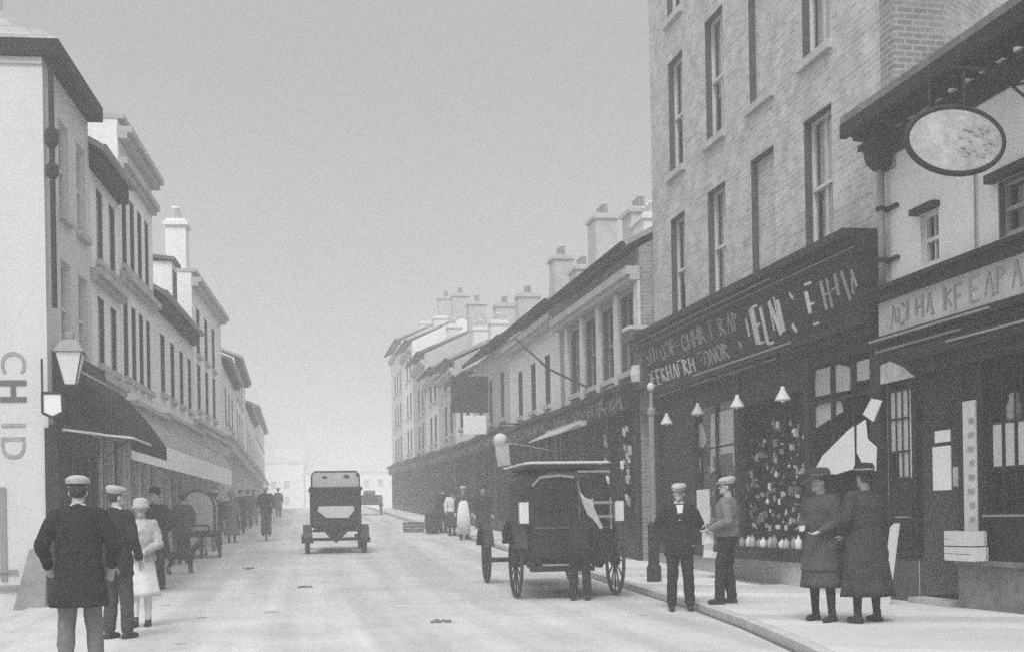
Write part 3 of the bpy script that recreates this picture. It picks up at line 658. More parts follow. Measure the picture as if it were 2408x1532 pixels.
# ================================================================== right: terraces beyond
def terrace(F, name, label, u0, u1, zt, shopz, wins, wallm, roofm, rise, shopm=PAINT, cols=2, frame=TRIM, D=8, over=.35, cor=None, chims=(), shade_lining=True, fasc=.55, blind=.5, corw=.22, awn=None, cat='building', shopwins=3, skew0=0.0):
    b = thing(name, label, cat, base(F, u0)); zb = zr(F.pt(u0, 0, 0).y) - .1
    so_ = (u0 + .25, u1 - .25, zb + .35, shopz - fasc, .2, 1)
    obj('wall', shell(F, u0, u1, zb - .1, zt, list(wins) + [so_], depth=.2, D=D, skew0=skew0), wallm, b)
    for i, o in enumerate(wins): sash(F, b, o, depth=.16, blind=blind if i % 3 else .3, cols=cols, frame=frame, shade_lining=shade_lining)
    roof(F, b, u0, u1, zt, over, D, rise, roofm, GUTTER, gable=wallm)
    if cor: m = MB(); m.fbox(F, u0, u1, -.02, corw, cor, cor + .18); m.fbox(F, u0, u1, -.02, corw - .08, cor - .12, cor - .003); obj('string_course', m, STONE, b)
    m = MB(); m.fbox(F, u0 + .02, u1 - .02, -.05, .30, shopz - fasc, shopz - .12); m.fbox(F, u0, u1, -.02, .44, shopz - .118, shopz); fs = obj('fascia', m, shopm, b)
    strokes(F, fs, 'lettering', DIMGILT, run(u1 - .5, u0 + .5, shopz - fasc + .1, shopz - .2, int((u1 - u0) * 2), random.Random(int(u0 * 10))), .302, .05)
    m = MB(); n = shopwins * 2
    for k in range(n + 1): u = u0 + .25 + (u1 - u0 - .5) * k / n; m.fbox(F, u - (.12 if k % 2 == 0 else .04), u + (.12 if k % 2 == 0 else .04), -.06, .08, zb + .2, shopz - fasc - .002)
    m.fbox(F, u0 + .25, u1 - .25, -.1, .06, zb, zb + .7); obj('shopfront', m, shopm, b)
    m = MB(); m.quad(F.pt(u0 + .25, -.02, zb + .7), F.pt(u1 - .25, -.02, zb + .7), F.pt(u1 - .25, -.02, shopz - fasc), F.pt(u0 + .25, -.02, shopz - fasc)); obj('shop_window_glass', m, GLASS, b)
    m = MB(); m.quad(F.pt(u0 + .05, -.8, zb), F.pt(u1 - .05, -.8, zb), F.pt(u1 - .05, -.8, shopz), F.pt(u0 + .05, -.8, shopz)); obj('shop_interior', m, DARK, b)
    for c in chims: chimney(F, b, *c)
    return b


F = FR2
t2 = terrace(F, 'terrace_shop', 'two storey dark brick shop next to the tall brick building, pale piers between its windows', 26.0, 33.6, 7.22, 4.25,
             [(26.5, 27.5, 4.62, 6.35), (28.1, 29.1, 4.62, 6.3), (29.7, 30.7, 4.62, 6.3), (31.4, 32.3, 4.62, 6.3)], DBRICK, PSLATE, 2.2, cor=6.62, frame=GREYTRIM, blind=.7,
             chims=((26.6, -3.6, 8.2, 10.4, .9, .35, PLASTER, 3), (31.6, -3.8, 8.6, 10.0, .5, .35, PLASTER, 2)), corw=.3, cat='shop')
for u in (26.15, 27.8, 29.4, 31.05, 32.7): m = MB(); m.fbox(F, u - .17, u + .17, .0, .06, 4.26, 6.48); obj('pier', m, TRIM, t2)
m = MB()
for k in range(9):                                     # arched pediment over the shop
    a, b_ = math.pi * k / 9, math.pi * (k + 1) / 9
    m.hexa([F.pt(27.4 + .95 * math.cos(q), d, 3.72 + s * math.sin(q) * .62) for d, s in ((.31, 1.0), (.36, 1.0)) for q, s in ((a, .78), (b_, .78), (b_, s), (a, s))])
obj('pediment', m, GREYTRIM, t2)
m = MB(); m.fbox(F, 29.6, 33.4, .31, .5, 3.62, 3.74); m.hexa([F.pt(29.6, .5, 3.66), F.pt(33.4, .5, 3.66), F.pt(33.4, 1.0, 3.42), F.pt(29.6, 1.0, 3.42), F.pt(29.6, .5, 3.69), F.pt(33.4, .5, 3.69), F.pt(33.4, 1.0, 3.45), F.pt(29.6, 1.0, 3.45)]); obj('awning', m, PCANVAS, t2)
for x, y, sw_ in ((1415, 488, .55), (1318, 585, .5), (1500, 470, .5)):
    u, z = F.uz(x, y, -3.4); chimney(F, t2, u, -3.4, 8.3, z - .5, sw_, .38, STONE, 3)
m = MB(); m.tube([F.pt(30.3, .05, 4.6), F.pt(31.2, .9, 5.2), F.pt(32.0, 1.6, 6.1)], [.03, .03, .02], 6); solo('flagpole', m, IRON, 'slanting dark flagpole on the pale front beyond the brick shops', 'flagpole')
t3 = terrace(F, 'terrace_shop', 'pale two storey shop with small dark upper windows beyond the dark brick one', 33.7, 41.0, 7.35, 4.3,
             [(34.9, 35.6, 4.65, 6.1), (36.9, 37.6, 4.65, 6.1), (38.9, 39.6, 4.65, 6.1)], PLASTER, PSLATE, 1.9, cor=6.9, frame=PAINT2, blind=.0,
             chims=((36.0, -3.4, 8.6, 10.2, .6, .35, PLASTER, 3), (40.2, -3.4, 8.6, 9.7, .5, .35, PLASTER, 2)), corw=.3, cat='shop')
F = FR3
t4 = terrace(F, 'terrace_shop', 'grey gabled shop carrying a dark projecting sign, farther along the right side', 41.3, 49.5, 7.5, 4.5,
             [(42.4, 43.2, 4.9, 6.5), (44.9, 45.7, 4.9, 6.5), (47.3, 48.1, 4.9, 6.5)], STONE, SLATE, 2.4, frame=TRIM, chims=((45.5, -3.6, 9.0, 10.6, .6, .35, STONE, 3),), cat='shop')
m = MB(); m.box(5.5, 6.85, 43.95, 44.05, 5.2, 6.5); solo('projecting_sign', m, mat('dark_sign_board', .035, .3), 'dark square board projecting from the grey gabled shop', 'sign')
m = MB(); m.box(5.7, 6.5, 42.3, 42.36, 4.3, 4.95); solo('projecting_sign', m, PAPER, 'small pale board hung below the dark projecting sign', 'sign')
for u0, u1, zt, rise, wm, rm, lab, D_ in ((49.8, 54.9, 7.3, 2.0, LPLAST, SLATE, 'low dark roofed shop with a pale front after the grey gabled shop', 8), (55.0, 60.8, 8.5, 1.6, STONE, PSLATE, 'taller grey shop after the low dark roofed one on the right', 7), (61.0, 66.6, 8.9, 1.8, PLASTER, PSLATE, 'pale narrow shop in the middle of the far right row', 7),
        (66.8, 73.0, 10.4, 1.4, STONE, SLATE, 'grey three storey house in the far right row', 6), (73.2, 79.6, 12.0, 1.4, LPLAST, PSLATE, 'faint tall pale house near the end of the right row', 6), (79.8, 88.0, 13.0, 1.4, PLASTER, PSLATE, 'farthest and tallest faint house of the right row', 6)):
    terrace(F, 'far_shop', lab, u0, u1, zt, 4.55 + (u0 - 50) * .02, [(u0 + .9 + 1.9 * k, u0 + 1.8 + 1.9 * k, z, z + 1.4) for k in range(int((u1 - u0 - .8) / 1.9)) for z in ((5.3,) if zt < 8 else (5.3, 7.4) if zt < 11 else (5.5, 7.7, 9.9))], wm, rm, rise, frame=GREYTRIM, D=D_, cor=zt - .5, chims=((u0 + .5, -D_ / 2, zt + rise - .5, zt + rise + 1.3, .4, .5, STONE, 3), (u1 - .7, -D_ / 2 + .6, zt + rise - .9, zt + rise + .8, .4, .4, PLASTER, 2)), cat='shop', shopwins=2)
F = FR2; rng = random.Random(8)
for k in range(22):
    u = rng.choice((26.6, 26.75, 28.3, 28.5)) + rng.uniform(-.08, .08); z = rng.uniform(1.5, 3.5); q = rng.uniform(.04, .09); w_ = .10 + rng.random() * .15
    m = MB(); m.hexa([F.pt(u + a * q, w_ + b * .02, z + c * q + a * .3 * q) for c in (-1, 1) for a, b in ((-1, -1), (1, -1), (1, 1), (-1, 1))])
    solo('hanging_packet', m, rng.choice((PAPER, DIMPAPER, DIMPAPER, MATS['tin'])), 'small pale packet on a string outside the dark brick shop', 'packet', 'packets strung outside the dark brick shop')

# ================================================================== left side
F = FL
la = thing('corner_house', 'whitewashed corner house with dark eave and sideways painted letters on its end wall', 'house', base(F, 21))
L0, L1 = 21.0, 24.3
FA = Fac((F.pt(L0, 0, 0).x, F.pt(L0, 0, 0).y), (F.pt(L0, -10, 0).x - 0.0, F.pt(L0, -10, 0).y), 1)
FA.n = -F.t.copy()                                     # the end wall, facing back down the street
opsA = [(22.0, 22.7, 6.7, 8.3), (23.3, 24.0, 6.7, 8.3), (22.0, 22.7, 4.3, 5.9), (23.3, 24.0, 4.3, 5.9), (21.25, 24.1, .2, 3.0, .2, 1)]
obj('wall', shell(F, L0, L1, -.1, 8.94, opsA, depth=.2, D=10.0), WHITEWASH, la)
for o in opsA[:4]: sash(F, la, o, depth=.12, cols=2, curtain=True, blind=.9, shade_lining=False, frame=TRIM)
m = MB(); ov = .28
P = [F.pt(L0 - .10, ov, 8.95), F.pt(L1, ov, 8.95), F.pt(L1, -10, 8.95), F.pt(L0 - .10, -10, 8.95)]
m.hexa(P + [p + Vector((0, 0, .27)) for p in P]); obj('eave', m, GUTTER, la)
m = MB(); Q = [p + Vector((0, 0, .271)) for p in P]; a, b_ = F.pt(L0 + 2.6, -4.8, 12.4), F.pt(L1 - .01, -4.8, 12.4)
m.quad(Q[0], Q[1], b_, a); m.quad(Q[2], Q[3], a, b_); m.poly([Q[3], Q[0], a]); m.poly([Q[1], Q[2], b_]); obj('roof', m, PSLATE, la)
for q in ((0.0, 10, .0, .035, 8.83, 8.94), (1.2, 4.0, .0, .02, 8.06, 8.09), (1.6, 10, .0, .015, 7.62, 7.64)): m = MB(); m.fbox(FA, *q); obj('moulding', m, mat('dull_whitewash', .48, .2), la)
m = MB(); m.tube([F.pt(21.05, .12, 4.9), F.pt(21.05, .12, 8.95)], [.045, .045], 8); m.lathe([(.06, 7.5), (.10, 7.56), (.10, 7.78), (.06, 7.82)], F.pt(21.05, .12, 0), 8); m.lathe([(.06, 7.0), (.10, 7.05), (.10, 7.2), (.06, 7.25)], F.pt(21.05, .12, 0), 8)
obj('downpipe', m, IRON, la)
# painted board with sideways letters on the end wall
def letter(ch, cxp, cyp, hpx, mm, par, bold):
    cu = bpy.data.curves.new('letter', 'FONT'); cu.body = ch; cu.align_x = 'CENTER'; cu.align_y = 'CENTER'; cu.extrude = .006; cu.offset = bold
    t = bpy.data.objects.new('letter', cu); COL.objects.link(t); bpy.context.view_layer.update()
    me = bpy.data.meshes.new_from_object(t.evaluated_get(bpy.context.evaluated_depsgraph_get())); bpy.data.objects.remove(t)
    u, z = FA.uz(cxp, cyp); s_ = hpx / 2900 * 21 / .72
    mb = MB(); rtv = -FA.t if (-FA.t).x > 0 else FA.t
    for v in me.vertices:
        x, y = v.co.x * s_, v.co.y * s_                # turned a quarter clockwise: reads downward
        q = FA.pt(u, .008 + v.co.z, z); mb.v.append(q + Vector((rtv.x, rtv.y, 0)) * y + Vector((0, 0, -x)))
    mb.f = [tuple(p.vertices) for p in me.polygons]
    return obj('painted_letter', mb, mm, par)
bd = la
for ch, yy, mm, bo in (('C', 850, DIMGILT, 0.0), ('H', 918, INKY, .03), ('I', 998, DIMGILT, .0), ('D', 1050, DIMGILT, 0.0)): letter(ch, 28, yy, 55, mm, bd, bo)
m = MB(); u, z = FA.uz(8, 1230); m.fbox(FA, u - .05, u + .05, .0, .03, .5, 2.0); m.fbox(FA, u - .3, u + .1, .031, .05, .35, .42); m.fbox(FA, u - .22, u + .1, .031, .05, .62, .67); obj('board_batten', m, GREYTRIM, la)
# street lantern on the corner and the small framed sign under it
ln = thing('wall_lantern', 'tapering glass gas lantern on a bracket at the whitewashed corner', 'lantern', tuple(F.pt(21.0, .1, 4.2)))
q = F.pt(20.75, .42, 0)
m = MB()
m.rings([[(q.x + r_ * sx, q.y + r_ * sy, z) for sx, sy in ((-1, -1), (1, -1), (1, 1), (-1, 1))] for r_, z in ((.085, 3.62), (.20, 4.12))]); obj('lantern_glass', m, mat('milk_glass', .7, .05, 3, rough=.3), ln)
m = MB()
for sx, sy in ((-1, -1), (1, -1), (1, 1), (-1, 1)): m.bar((q.x + .088 * sx, q.y + .088 * sy, 3.61), (q.x + .205 * sx, q.y + .205 * sy, 4.13), .011)
m.box(q.x - .10, q.x + .10, q.y - .10, q.y + .10, 3.575, 3.615); m.bar((q.x, q.y, 3.58), (q.x - .4, q.y + .2, 3.2), .022); m.bar((q.x - .22, q.y, 4.11), (q.x + .22, q.y, 4.11), .02); obj('bracket', m, IRON, ln)
m = MB(); m.rings([[(q.x + r_ * sx, q.y + r_ * sy, z) for sx, sy in ((-1, -1), (1, -1), (1, 1), (-1, 1))] for r_, z in ((.23, 4.13), (.12, 4.32), (.05, 4.34), (.06, 4.44), (.02, 4.46))]); obj('lantern_cap', m, GREYTRIM, ln)
s2 = thing('hanging_sign', 'small pale sign in a dark frame below the corner lantern', 'sign', tuple(F.pt(20.9, .05, 3.2)))
q = ray(123, 950); k = 20.7 / q.y; c = Vector((q.x * k, 20.7, CAMZ + q.z * k))
prof = [(-.15, .19), (.15, .19), (.16, -.12), (.0, -.2), (-.15, -.13)]
m = MB(); m.rings([[(c.x + x, y, c.z + z) for x, z in prof] for y in (20.69, 20.71)]); obj('face', m, PAPER, s2)
m = MB(); lp = [(c.x + x, 20.69, c.z + z) for x, z in prof]; 
for a, b_ in zip(lp, lp[1:] + lp[:1]): m.bar(a, b_, .022, 6)
m.bar((c.x - .15, 20.7, c.z + .19), (c.x - .17, 20.8, c.z + .75), .018, 6); obj('sign_frame', m, IRON, s2)
# corner shop front under its dark blind
m = MB()
for u in (21.1, 21.55, 22.1, 22.75, 23.4, 24.05): m.fbox(F, u - .09, u + .09, -.05, .12, -.05, 3.0)
m.fbox(F, 21.02, 24.25, -.1, .14, 2.62, 3.0); m.fbox(F, 21.1, 24.2, -.06, .10, -.05, .75); m.fbox(FA, -.14, .05, -.1, .06, .0, 2.95); obj('shopfront', m, PAINT, la)
for u in (21.35, 21.85, 22.45, 23.1, 23.75): m = MB(); m.fbox(F, u - .16, u + .12, -.03, .0, .95, 2.5); solo('display_card', m, PAPER, 'tall pale card in the window of the corner shop under the dark blind', 'card', 'cards in the corner shop window')
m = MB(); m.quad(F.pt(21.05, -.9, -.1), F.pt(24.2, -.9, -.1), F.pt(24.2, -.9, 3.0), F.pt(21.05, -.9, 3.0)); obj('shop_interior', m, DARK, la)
m = MB(); m.fbox(F, 21.3, 24.3, .0, .24, 4.02, 4.26); m.fbox(F, 21.3, 24.3, .0, .2, 3.10, 4.0); obj('fascia', m, PAINT, la)
m = MB(); m.fbox(F, 21.5, 24.2, .241, .27, 3.985, 4.02); obj('fascia_highlight', m, TRIM, la)
bl = thing('shop_blind', 'dark canvas blind let down over the corner shop', 'awning', tuple(F.pt(22.9, .3, 3.9)))
m = MB(); n = 10
pr = [(.245 + 1.0 * t, 3.98 - 1.12 * t ** 1.35) for t in [k / n for k in range(n + 1)]]
m.rings([[F.pt(u, w_, z) for w_, z in pr] + [F.pt(u, w_ - .004, z - .02) for w_, z in reversed(pr)] for u in (21.35, 22.2, 23.1, 24.0, 24.9)]); obj('canvas', m, CANVAS, bl)
m = MB(); m.poly([F.pt(21.34, w_, z) for w_, z in pr] + [F.pt(21.34, .25, 2.86)]); m.poly([F.pt(21.33, w_, z) for w_, z in pr] + [F.pt(21.33, .25, 2.86)]); obj('side_flap', m, CANVAS, bl)
m = MB(); m.fbox(F, 21.35, 24.9, 1.235, 1.25, 2.60, 2.86); obj('valance', m, CANVAS, bl)
m = MB(); m.tube([F.pt(21.3, .1, 2.95), F.pt(21.36, 1.26, 2.80), F.pt(23.0, 1.27, 2.78)], [.022] * 3, 6); obj('blind_iron', m, TRIM, bl)
# next houses up the left side
def house(F, name, label, u0, u1, zt, wins, wallm, roofm, rise, over=.24, cor=(), chims=(), gut=GREYTRIM, D=8, shopz=None, eaveband=None, frame=GREYTRIM, blind=0.0, curtain=True, cat='house', shopm=TRIM, hip=0, inner=None):
    b = thing(name, label, cat, base(F, u0)); zb = zr(F.pt(u0, 0, 0).y) - .1; ops_ = list(wins)
    if shopz: ops_.append((u0 + .2, u1 - .2, zb + .3, shopz - .5, .2, 1))
    obj('wall', shell(F, u0, u1, zb - .1, zt, ops_, depth=.2, D=D), wallm, b)
    for i, o in enumerate(wins): sash(F, b, o, depth=.13, blind=blind, cols=2, frame=frame, curtain=curtain and i % 2 == 0)
    if rise: roof(F, b, u0, u1, zt, over, D, rise, roofm, gut, gable=wallm, hip0=hip)
    else:
        for w0, w1, z0, z1 in ((-.4, .14, zt, zt + .10), (-.4, .30, zt - .30, zt - .16), (-.4, .20, zt - .42, zt - .303)): m = MB(); m.fbox(F, u0 - .02, u1 + .02, w0 if z0 >= zt else -.01, w1, z0 + .001, z1); obj('parapet_moulding', m, STONE, b)
    if eaveband: m = MB(); m.fbox(F, u0, u1, -.02, over - .02, zt - eaveband, zt - .01); obj('eave', m, GUTTER, b)
    for i, z in enumerate(cor): m = MB(); m.fbox(F, u0, u1, -.02, .2, z, z + .13); m.fbox(F, u0, u1, -.02, .12, z - .1, z - .003); obj('string_course', m, STONE, b)
    for c in chims: chimney(F, b, *c)
    if shopz:
        m = MB(); m.fbox(F, u0 + .05, u1 - .05, -.05, .26, shopz - .5, shopz - .1); m.fbox(F, u0, u1, -.02, .36, shopz - .098, shopz); obj('fascia', m, STONE, b)
        m = MB(); n_ = max(2, int((u1 - u0) / 1.2))
        for k in range(n_ + 1): u = u0 + .25 + (u1 - u0 - .5) * k / n_; m.fbox(F, u - .08, u + .08, -.06, .08, zb + .1, shopz - .502)
        m.fbox(F, u0 + .2, u1 - .2, -.08, .06, zb, zb + .7); obj('shopfront', m, shopm, b)
        m = MB(); m.quad(F.pt(u0 + .05, -.12, zb), F.pt(u1 - .05, -.12, zb), F.pt(u1 - .05, -.12, shopz), F.pt(u0 + .05, -.12, shopz)); obj('shop_interior', m, mat('brightened_interior', .68, .25, 1.5), b)  # pale sheet brightens the dark shop interior by its colour
        m = MB(); m.quad(F.pt(u0 + .2, -.02, zb + .7), F.pt(u1 - .2, -.02, zb + .7), F.pt(u1 - .2, -.02, shopz - .5), F.pt(u0 + .2, -.02, shopz - .5)); obj('shop_window_glass', m, GLASS, b)
    return b


lb = house(F, 'narrow_house', 'narrow pale house with a dark eave beside the whitewashed corner house', 24.35, 27.1, 8.45, [(24.9, 25.5, 6.5, 7.9), (26.1, 26.7, 6.5, 7.9), (24.9, 25.5, 4.5, 5.8), (26.1, 26.7, 4.5, 5.8)], LPLAST, PSLATE, 2.4, blind=.9, frame=TRIM, eaveband=.34, cor=(6.1, 4.15), shopz=3.6, chims=((24.7, -2.2, 9.6, 11.6, .35, .5, PLASTER, 2),))
lc = house(F, 'tall_house', 'tall pale house with two rows of four narrow windows on the left side', 27.15, 31.3, 9.95, [(27.45 + .92 * k, 27.98 + .92 * k, z0, z1) for z0, z1 in ((6.95, 8.55), (4.55, 6.2)) for k in range(4)], LPLAST, PSLATE, 0, cor=(9.0, 6.6), over=.22, shopz=4.0, chims=((30.6, -3.0, 10.6, 12.0, .4, .5, PLASTER, 3),), gut=GREYTRIM)
ld = house(F, 'pale_house', 'lower pale house with a broad dark eave beyond the tall left house', 31.35, 38.0, 7.0, [(32.2 + 1.6 * k, 32.9 + 1.6 * k, 4.7, 6.2) for k in range(4)], LPLAST, PSLATE, 2.4, eaveband=.32, shopz=4.1, chims=((32.2, -2.6, 8.0, 10.2, .5, .4, PLASTER, 3), (37.2, -3.4, 8.4, 9.7, .5, .4, STONE, 2)))
le = house(F, 'stone_house', 'three storey pale house with a dark gutter beyond the lower left house', 38.1, 45.5, 8.9, [(39.0 + 1.9 * k, 39.8 + 1.9 * k, z0, z0 + 1.4) for z0 in (4.9, 6.6) for k in range(3)], LPLAST, PSLATE, 0, cor=(4.4,), shopz=4.2, chims=((41.0, -3.4, 9.4, 10.6, .5, .4, STONE, 3), (44.6, -3.4, 9.0, 10.2, .5, .4, PLASTER, 2)))
chimney(F, le, 38.5, -.45, 8.9, 10.3, .38, .3, LPLAST, 3)
m = MB(); m.fbox(F, 35.6, 36.6, -1.2, -.2, 7.3, 8.7); dm = obj('dormer', m, LPLAST, ld)
m = MB(); m.hexa([F.pt(35.5, -.1, 8.71), F.pt(36.7, -.1, 8.71), F.pt(36.7, -1.6, 8.9), F.pt(35.5, -1.6, 8.9), F.pt(35.5, -.1, 8.8), F.pt(36.7, -.1, 8.8), F.pt(36.7, -1.6, 9.0), F.pt(35.5, -1.6, 9.0)]); obj('dormer_roof', m, SLATE, dm)
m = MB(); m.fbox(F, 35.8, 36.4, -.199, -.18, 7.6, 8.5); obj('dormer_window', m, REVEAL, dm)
F = FL2
for i, (u0, u1, zt, lab) in enumerate(((46, 55, 7.3, 'faint pale house with a shop, first past the bend on the left'), (55.2, 66, 8.6, 'faint taller house in the left row past the bend'), (66.2, 80, 7.6, 'faint low house in the left row before the last one'), (80.2, 104, 8.8, 'farthest faint house at the end of the left row'))):
    house(F, 'far_house', lab, u0, u1, zt, [(u0 + 1.2 + 2.4 * k, u0 + 2.1 + 2.4 * k, z0, z0 + 1.3) for z0 in ((5.2,) if zt < 8 else (5.2, 7.0)) for k in range(int((u1 - u0 - 1.5) / 2.4))], LPLAST, PSLATE, 1.8, shopz=4.6, chims=((u0 + 2, -3.4, zt + 1.3, zt + 2.8, .5, .4, STONE, 2),), eaveband=.15)
F = FL
# long pale blind over the shops next door
bl2 = thing('shop_blind', 'long pale canvas blind running over the shops past the dark one', 'awning', tuple(F.pt(31, .3, 3.6)))
m = MB(); us_ = [25.0 + 1.5 * k for k in range(13)]
m.rings([[F.pt(u, .3, 3.66), F.pt(u, .55, 3.12 - .03 * (k % 2))] for k, u in enumerate(us_)], False, False); obj('canvas', m, PCANVAS, bl2)
m = MB(); m.fbox(F, 25.0, 43, .552, .565, 2.64, 3.14); obj('valance', m, mat('white_valance', .82, .06), bl2)
m = MB()
for u in (25.05, 28, 31, 34, 37, 40, 42.9): m = MB(); m.bar(F.pt(u, .1, 2.7), F.pt(u, .54, 3.05), .015); obj('blind_iron', m, IRON, bl2)
FE = Fac((-22.0, 262.0), (26.0, 250.0), -1)
FE.n = Vector((FE.t.y, -FE.t.x))
F = FE
for u0, u1, zt, lab in ((0.2, 13.0, 11.0, 'leftmost of the faint houses closing the far end of the street'), (13.4, 24.0, 13.6, 'taller faint house in the middle of the far street end'), (24.4, 48, 11.4, 'long low faint house at the far street end, right of the taller one')):
    house(F, 'distant_house', lab, u0, u1, zt, [(u0 + 1 + 2.8 * k, u0 + 2.1 + 2.8 * k, z0, z0 + 1.5) for z0 in (5.2, 8.4) for k in range(int((u1 - u0 - 1) / 2.8))], PLASTER, PSLATE, 3.0, chims=((u0 + 2, -4, zt + 1.6, zt + 4, .8, .5, STONE, 2),), cat='house')
# end of the street and open side ground
hl = MB(); pts = [(-320 + 40 * k, 300 + 14 * math.sin(k * 1.3), 9 + 3.5 * math.sin(k * .9 + 1)) for k in range(17)]
for (a, b_, c), (d, e_, f) in zip(pts, pts[1:]): hl.quad((a, b_, 2.6), (d, e_, 2.6), (d, e_ + 40, f), (a, b_ + 40, c))
tag(obj('hills', hl, EARTH), kind='structure')
# ================================================================== street column, carriage, van, odds and ends
def ground_z(x, y):
    return zr(y) + (pave(x, y) if x > kerbx(y) + .14 else 0.0)


c = thing('street_column', 'slender iron street column with a dark base at the kerb beside the man in the pale cap', 'post', (6.17, 21.0, ground_z(6.17, 21.0)))
cx_, cy_, cz_ = c.location
m = MB(); m.lathe([(.13, cz_ - .02), (.13, cz_ + .25), (.10, cz_ + .30), (.095, cz_ + .95), (.11, cz_ + .98), (.06, cz_ + 1.05)], (cx_, cy_, 0), 14); obj('column_base', m, IRON, c, smooth=False)
m = MB(); m.lathe([(.058, cz_ + 1.05), (.052, cz_ + 2.9), (.075, cz_ + 2.95), (.075, cz_ + 3.02), (.035, cz_ + 3.06), (.03, cz_ + 3.32)], (cx_, cy_, 0), 14); obj('shaft', m, GREYTRIM, c)
m = MB(); m.ball((cx_, cy_, cz_ + 3.42), .07, .07, .085, 12, 8); obj('finial', m, TRIM, c, smooth=True)


def wheel(parent, x, y, z, r, wd=.05, name='wheel', spokes=12):
    m = MB(); n = 36
    m.rings([[(x + dx, y + rr * math.cos(2 * math.pi * j / n), z + rr * math.sin(2 * math.pi * j / n)) for j in range(n)] for dx, rr in ((-wd / 2, r - .05), (-wd / 2, r - .012), (wd / 2, r - .012), (wd / 2, r - .05), (-wd / 2, r - .05))], True, False)
    for k in range(spokes):
        a = 2 * math.pi * k / spokes; m.bar((x, y + .07 * math.cos(a), z + .07 * math.sin(a)), (x, y + (r - .04) * math.cos(a), z + (r - .04) * math.sin(a)), .014, 6)
    m.tube([(x - wd * 1.4, y, z), (x + wd * 1.4, y, z)], [.085, .085], 12)
    wo = obj(name, m, CARP, parent)
    t = MB(); t.rings([[(x + dx, y + rr * math.cos(2 * math.pi * j / n), z + rr * math.sin(2 * math.pi * j / n)) for j in range(n)] for dx, rr in ((-wd / 2, r - .011), (-wd / 2 + .01, r), (wd / 2 - .01, r), (wd / 2, r - .011), (-wd / 2, r - .011))], True, False); obj('tyre', t, RUBBER, wo)
    return wo


GX, GY = 4.30, 19.75; gz = zr(GY)
ca = thing('closed_carriage', 'black closed carriage standing at the kerb, seen from behind with pale side lamps', 'carriage', (GX, GY, gz))
def rrect(xw, z0, z1, rt_, y, n=6, rb=.12):
    P = []
    for cx2, cz2, a0, r_ in ((xw - rb, z0 + rb, -90, rb), (xw - rt_, z1 - rt_, 0, rt_), (-xw + rt_, z1 - rt_, 90, rt_), (-xw + rb, z0 + rb, 180, rb)):
        for k in range(n + 1):
            a = R(a0 + 90 * k / n); P.append((GX + cx2 + r_ * math.cos(a), y, gz + cz2 + r_ * math.sin(a)))
    return P
m = MB(); m.rings([rrect(.52, .66, 1.94, .3, GY - .52), rrect(.62, .60, 2.01, .34, GY - .48), rrect(.67, .56, 2.06, .34, GY - .36), rrect(.70, .52, 2.08, .2, GY + .1), rrect(.70, .50, 2.08, .2, GY + 1.2), rrect(.66, .56, 2.06, .2, GY + 1.6)])
bd = obj('body', m, CARP, ca, smooth=False, bevel=.01)
m = MB(); m.rings([rrect(.66, 2.085, 2.14, .026, GY - .46, rb=.026), rrect(.72, 2.085, 2.15, .03, GY - .36, rb=.03), rrect(.72, 2.085, 2.15, .03, GY + 1.75, rb=.03)]); rfc = obj('roof', m, CARP, ca)
m = MB(); m.tube([(GX - .70, GY + 1.7, gz + 2.165), (GX - .70, GY - .34, gz + 2.165), (GX - .60, GY - .46, gz + 2.17), (GX + .62, GY - .46, gz + 2.17), (GX + .70, GY - .34, gz + 2.165), (GX + .70, GY + 1.7, gz + 2.165)], [.022] * 6, 6); obj('roof_rail', m, TRIM, rfc)
m = MB(); m.tube([(GX - .62, GY - .505, gz + 1.80), (GX - .50, GY - .535, gz + 1.93), (GX - .2, GY - .545, gz + 1.96), (GX + .05, GY - .545, gz + 1.93)], [.02] * 4, 6); m.tube([(GX + .12, GY - .50, gz + 2.02), (GX + .66, GY - .46, gz + 2.02)], [.02] * 2, 6); obj('moulding', m, GREYTRIM, bd)
m = MB(); m.box(GX - .30, GX + .10, GY - .548, GY - .538, gz + 1.42, gz + 1.74); obj('rear_light', m, DARK, bd)
for sx, yy in ((-.73, GY - .3), (.86, GY - .2)):
    l = MB(); l.box(GX + sx - .075, GX + sx + .075, yy - .08, yy + .06, gz + 1.20, gz + 1.56)
    lo = obj('side_lamp', l, mat('milk_glass', .7, .05, 3, rough=.3), ca, bevel=.015)
    l = MB(); l.box(GX + sx - .085, GX + sx + .085, yy - .09, yy + .07, gz + 1.562, gz + 1.60); l.box(GX + sx - .085, GX + sx + .085, yy - .09, yy + .07, gz + 1.16, gz + 1.198); l.bar((GX + sx, yy, gz + 1.6), (GX + sx, yy, gz + 1.68), .04, 8); l.bar((GX + sx, yy, gz + 1.17), (GX + sx * .8, yy + .02, gz + 1.05), .02, 6); obj('lamp_case', l, IRON, lo)
m = MB(); m.bar((GX - .9, GY, gz + .60), (GX + .9, GY, gz + .60), .045); m.bar((GX - .85, GY + 3.3, gz + .52), (GX + .85, GY + 3.3, gz + .52), .045)
m.box(GX - .3, GX - .2, GY, GY + 3.3, gz + .46, gz + .55); m.box(GX + .2, GX + .3, GY, GY + 3.3, gz + .46, gz + .55); m.box(GX - .66, GX + .35, GY - .60, GY - .35, gz + .44, gz + .52)
for sx in (-.55, .55): m.tube([(GX + sx, GY - .5, gz + .62), (GX + sx, GY - .2, gz + .50), (GX + sx, GY + .3, gz + .50), (GX + sx, GY + .6, gz + .64)], [.035] * 4, 6)
m.box(GX - .5, GX + .5, GY + 2.4, GY + 3.3, gz + .95, gz + 1.10); m.box(GX - .45, GX + .45, GY + 2.2, GY + 2.35, gz + .6, gz + 1.4)
obj('chassis', m, CARP, ca)
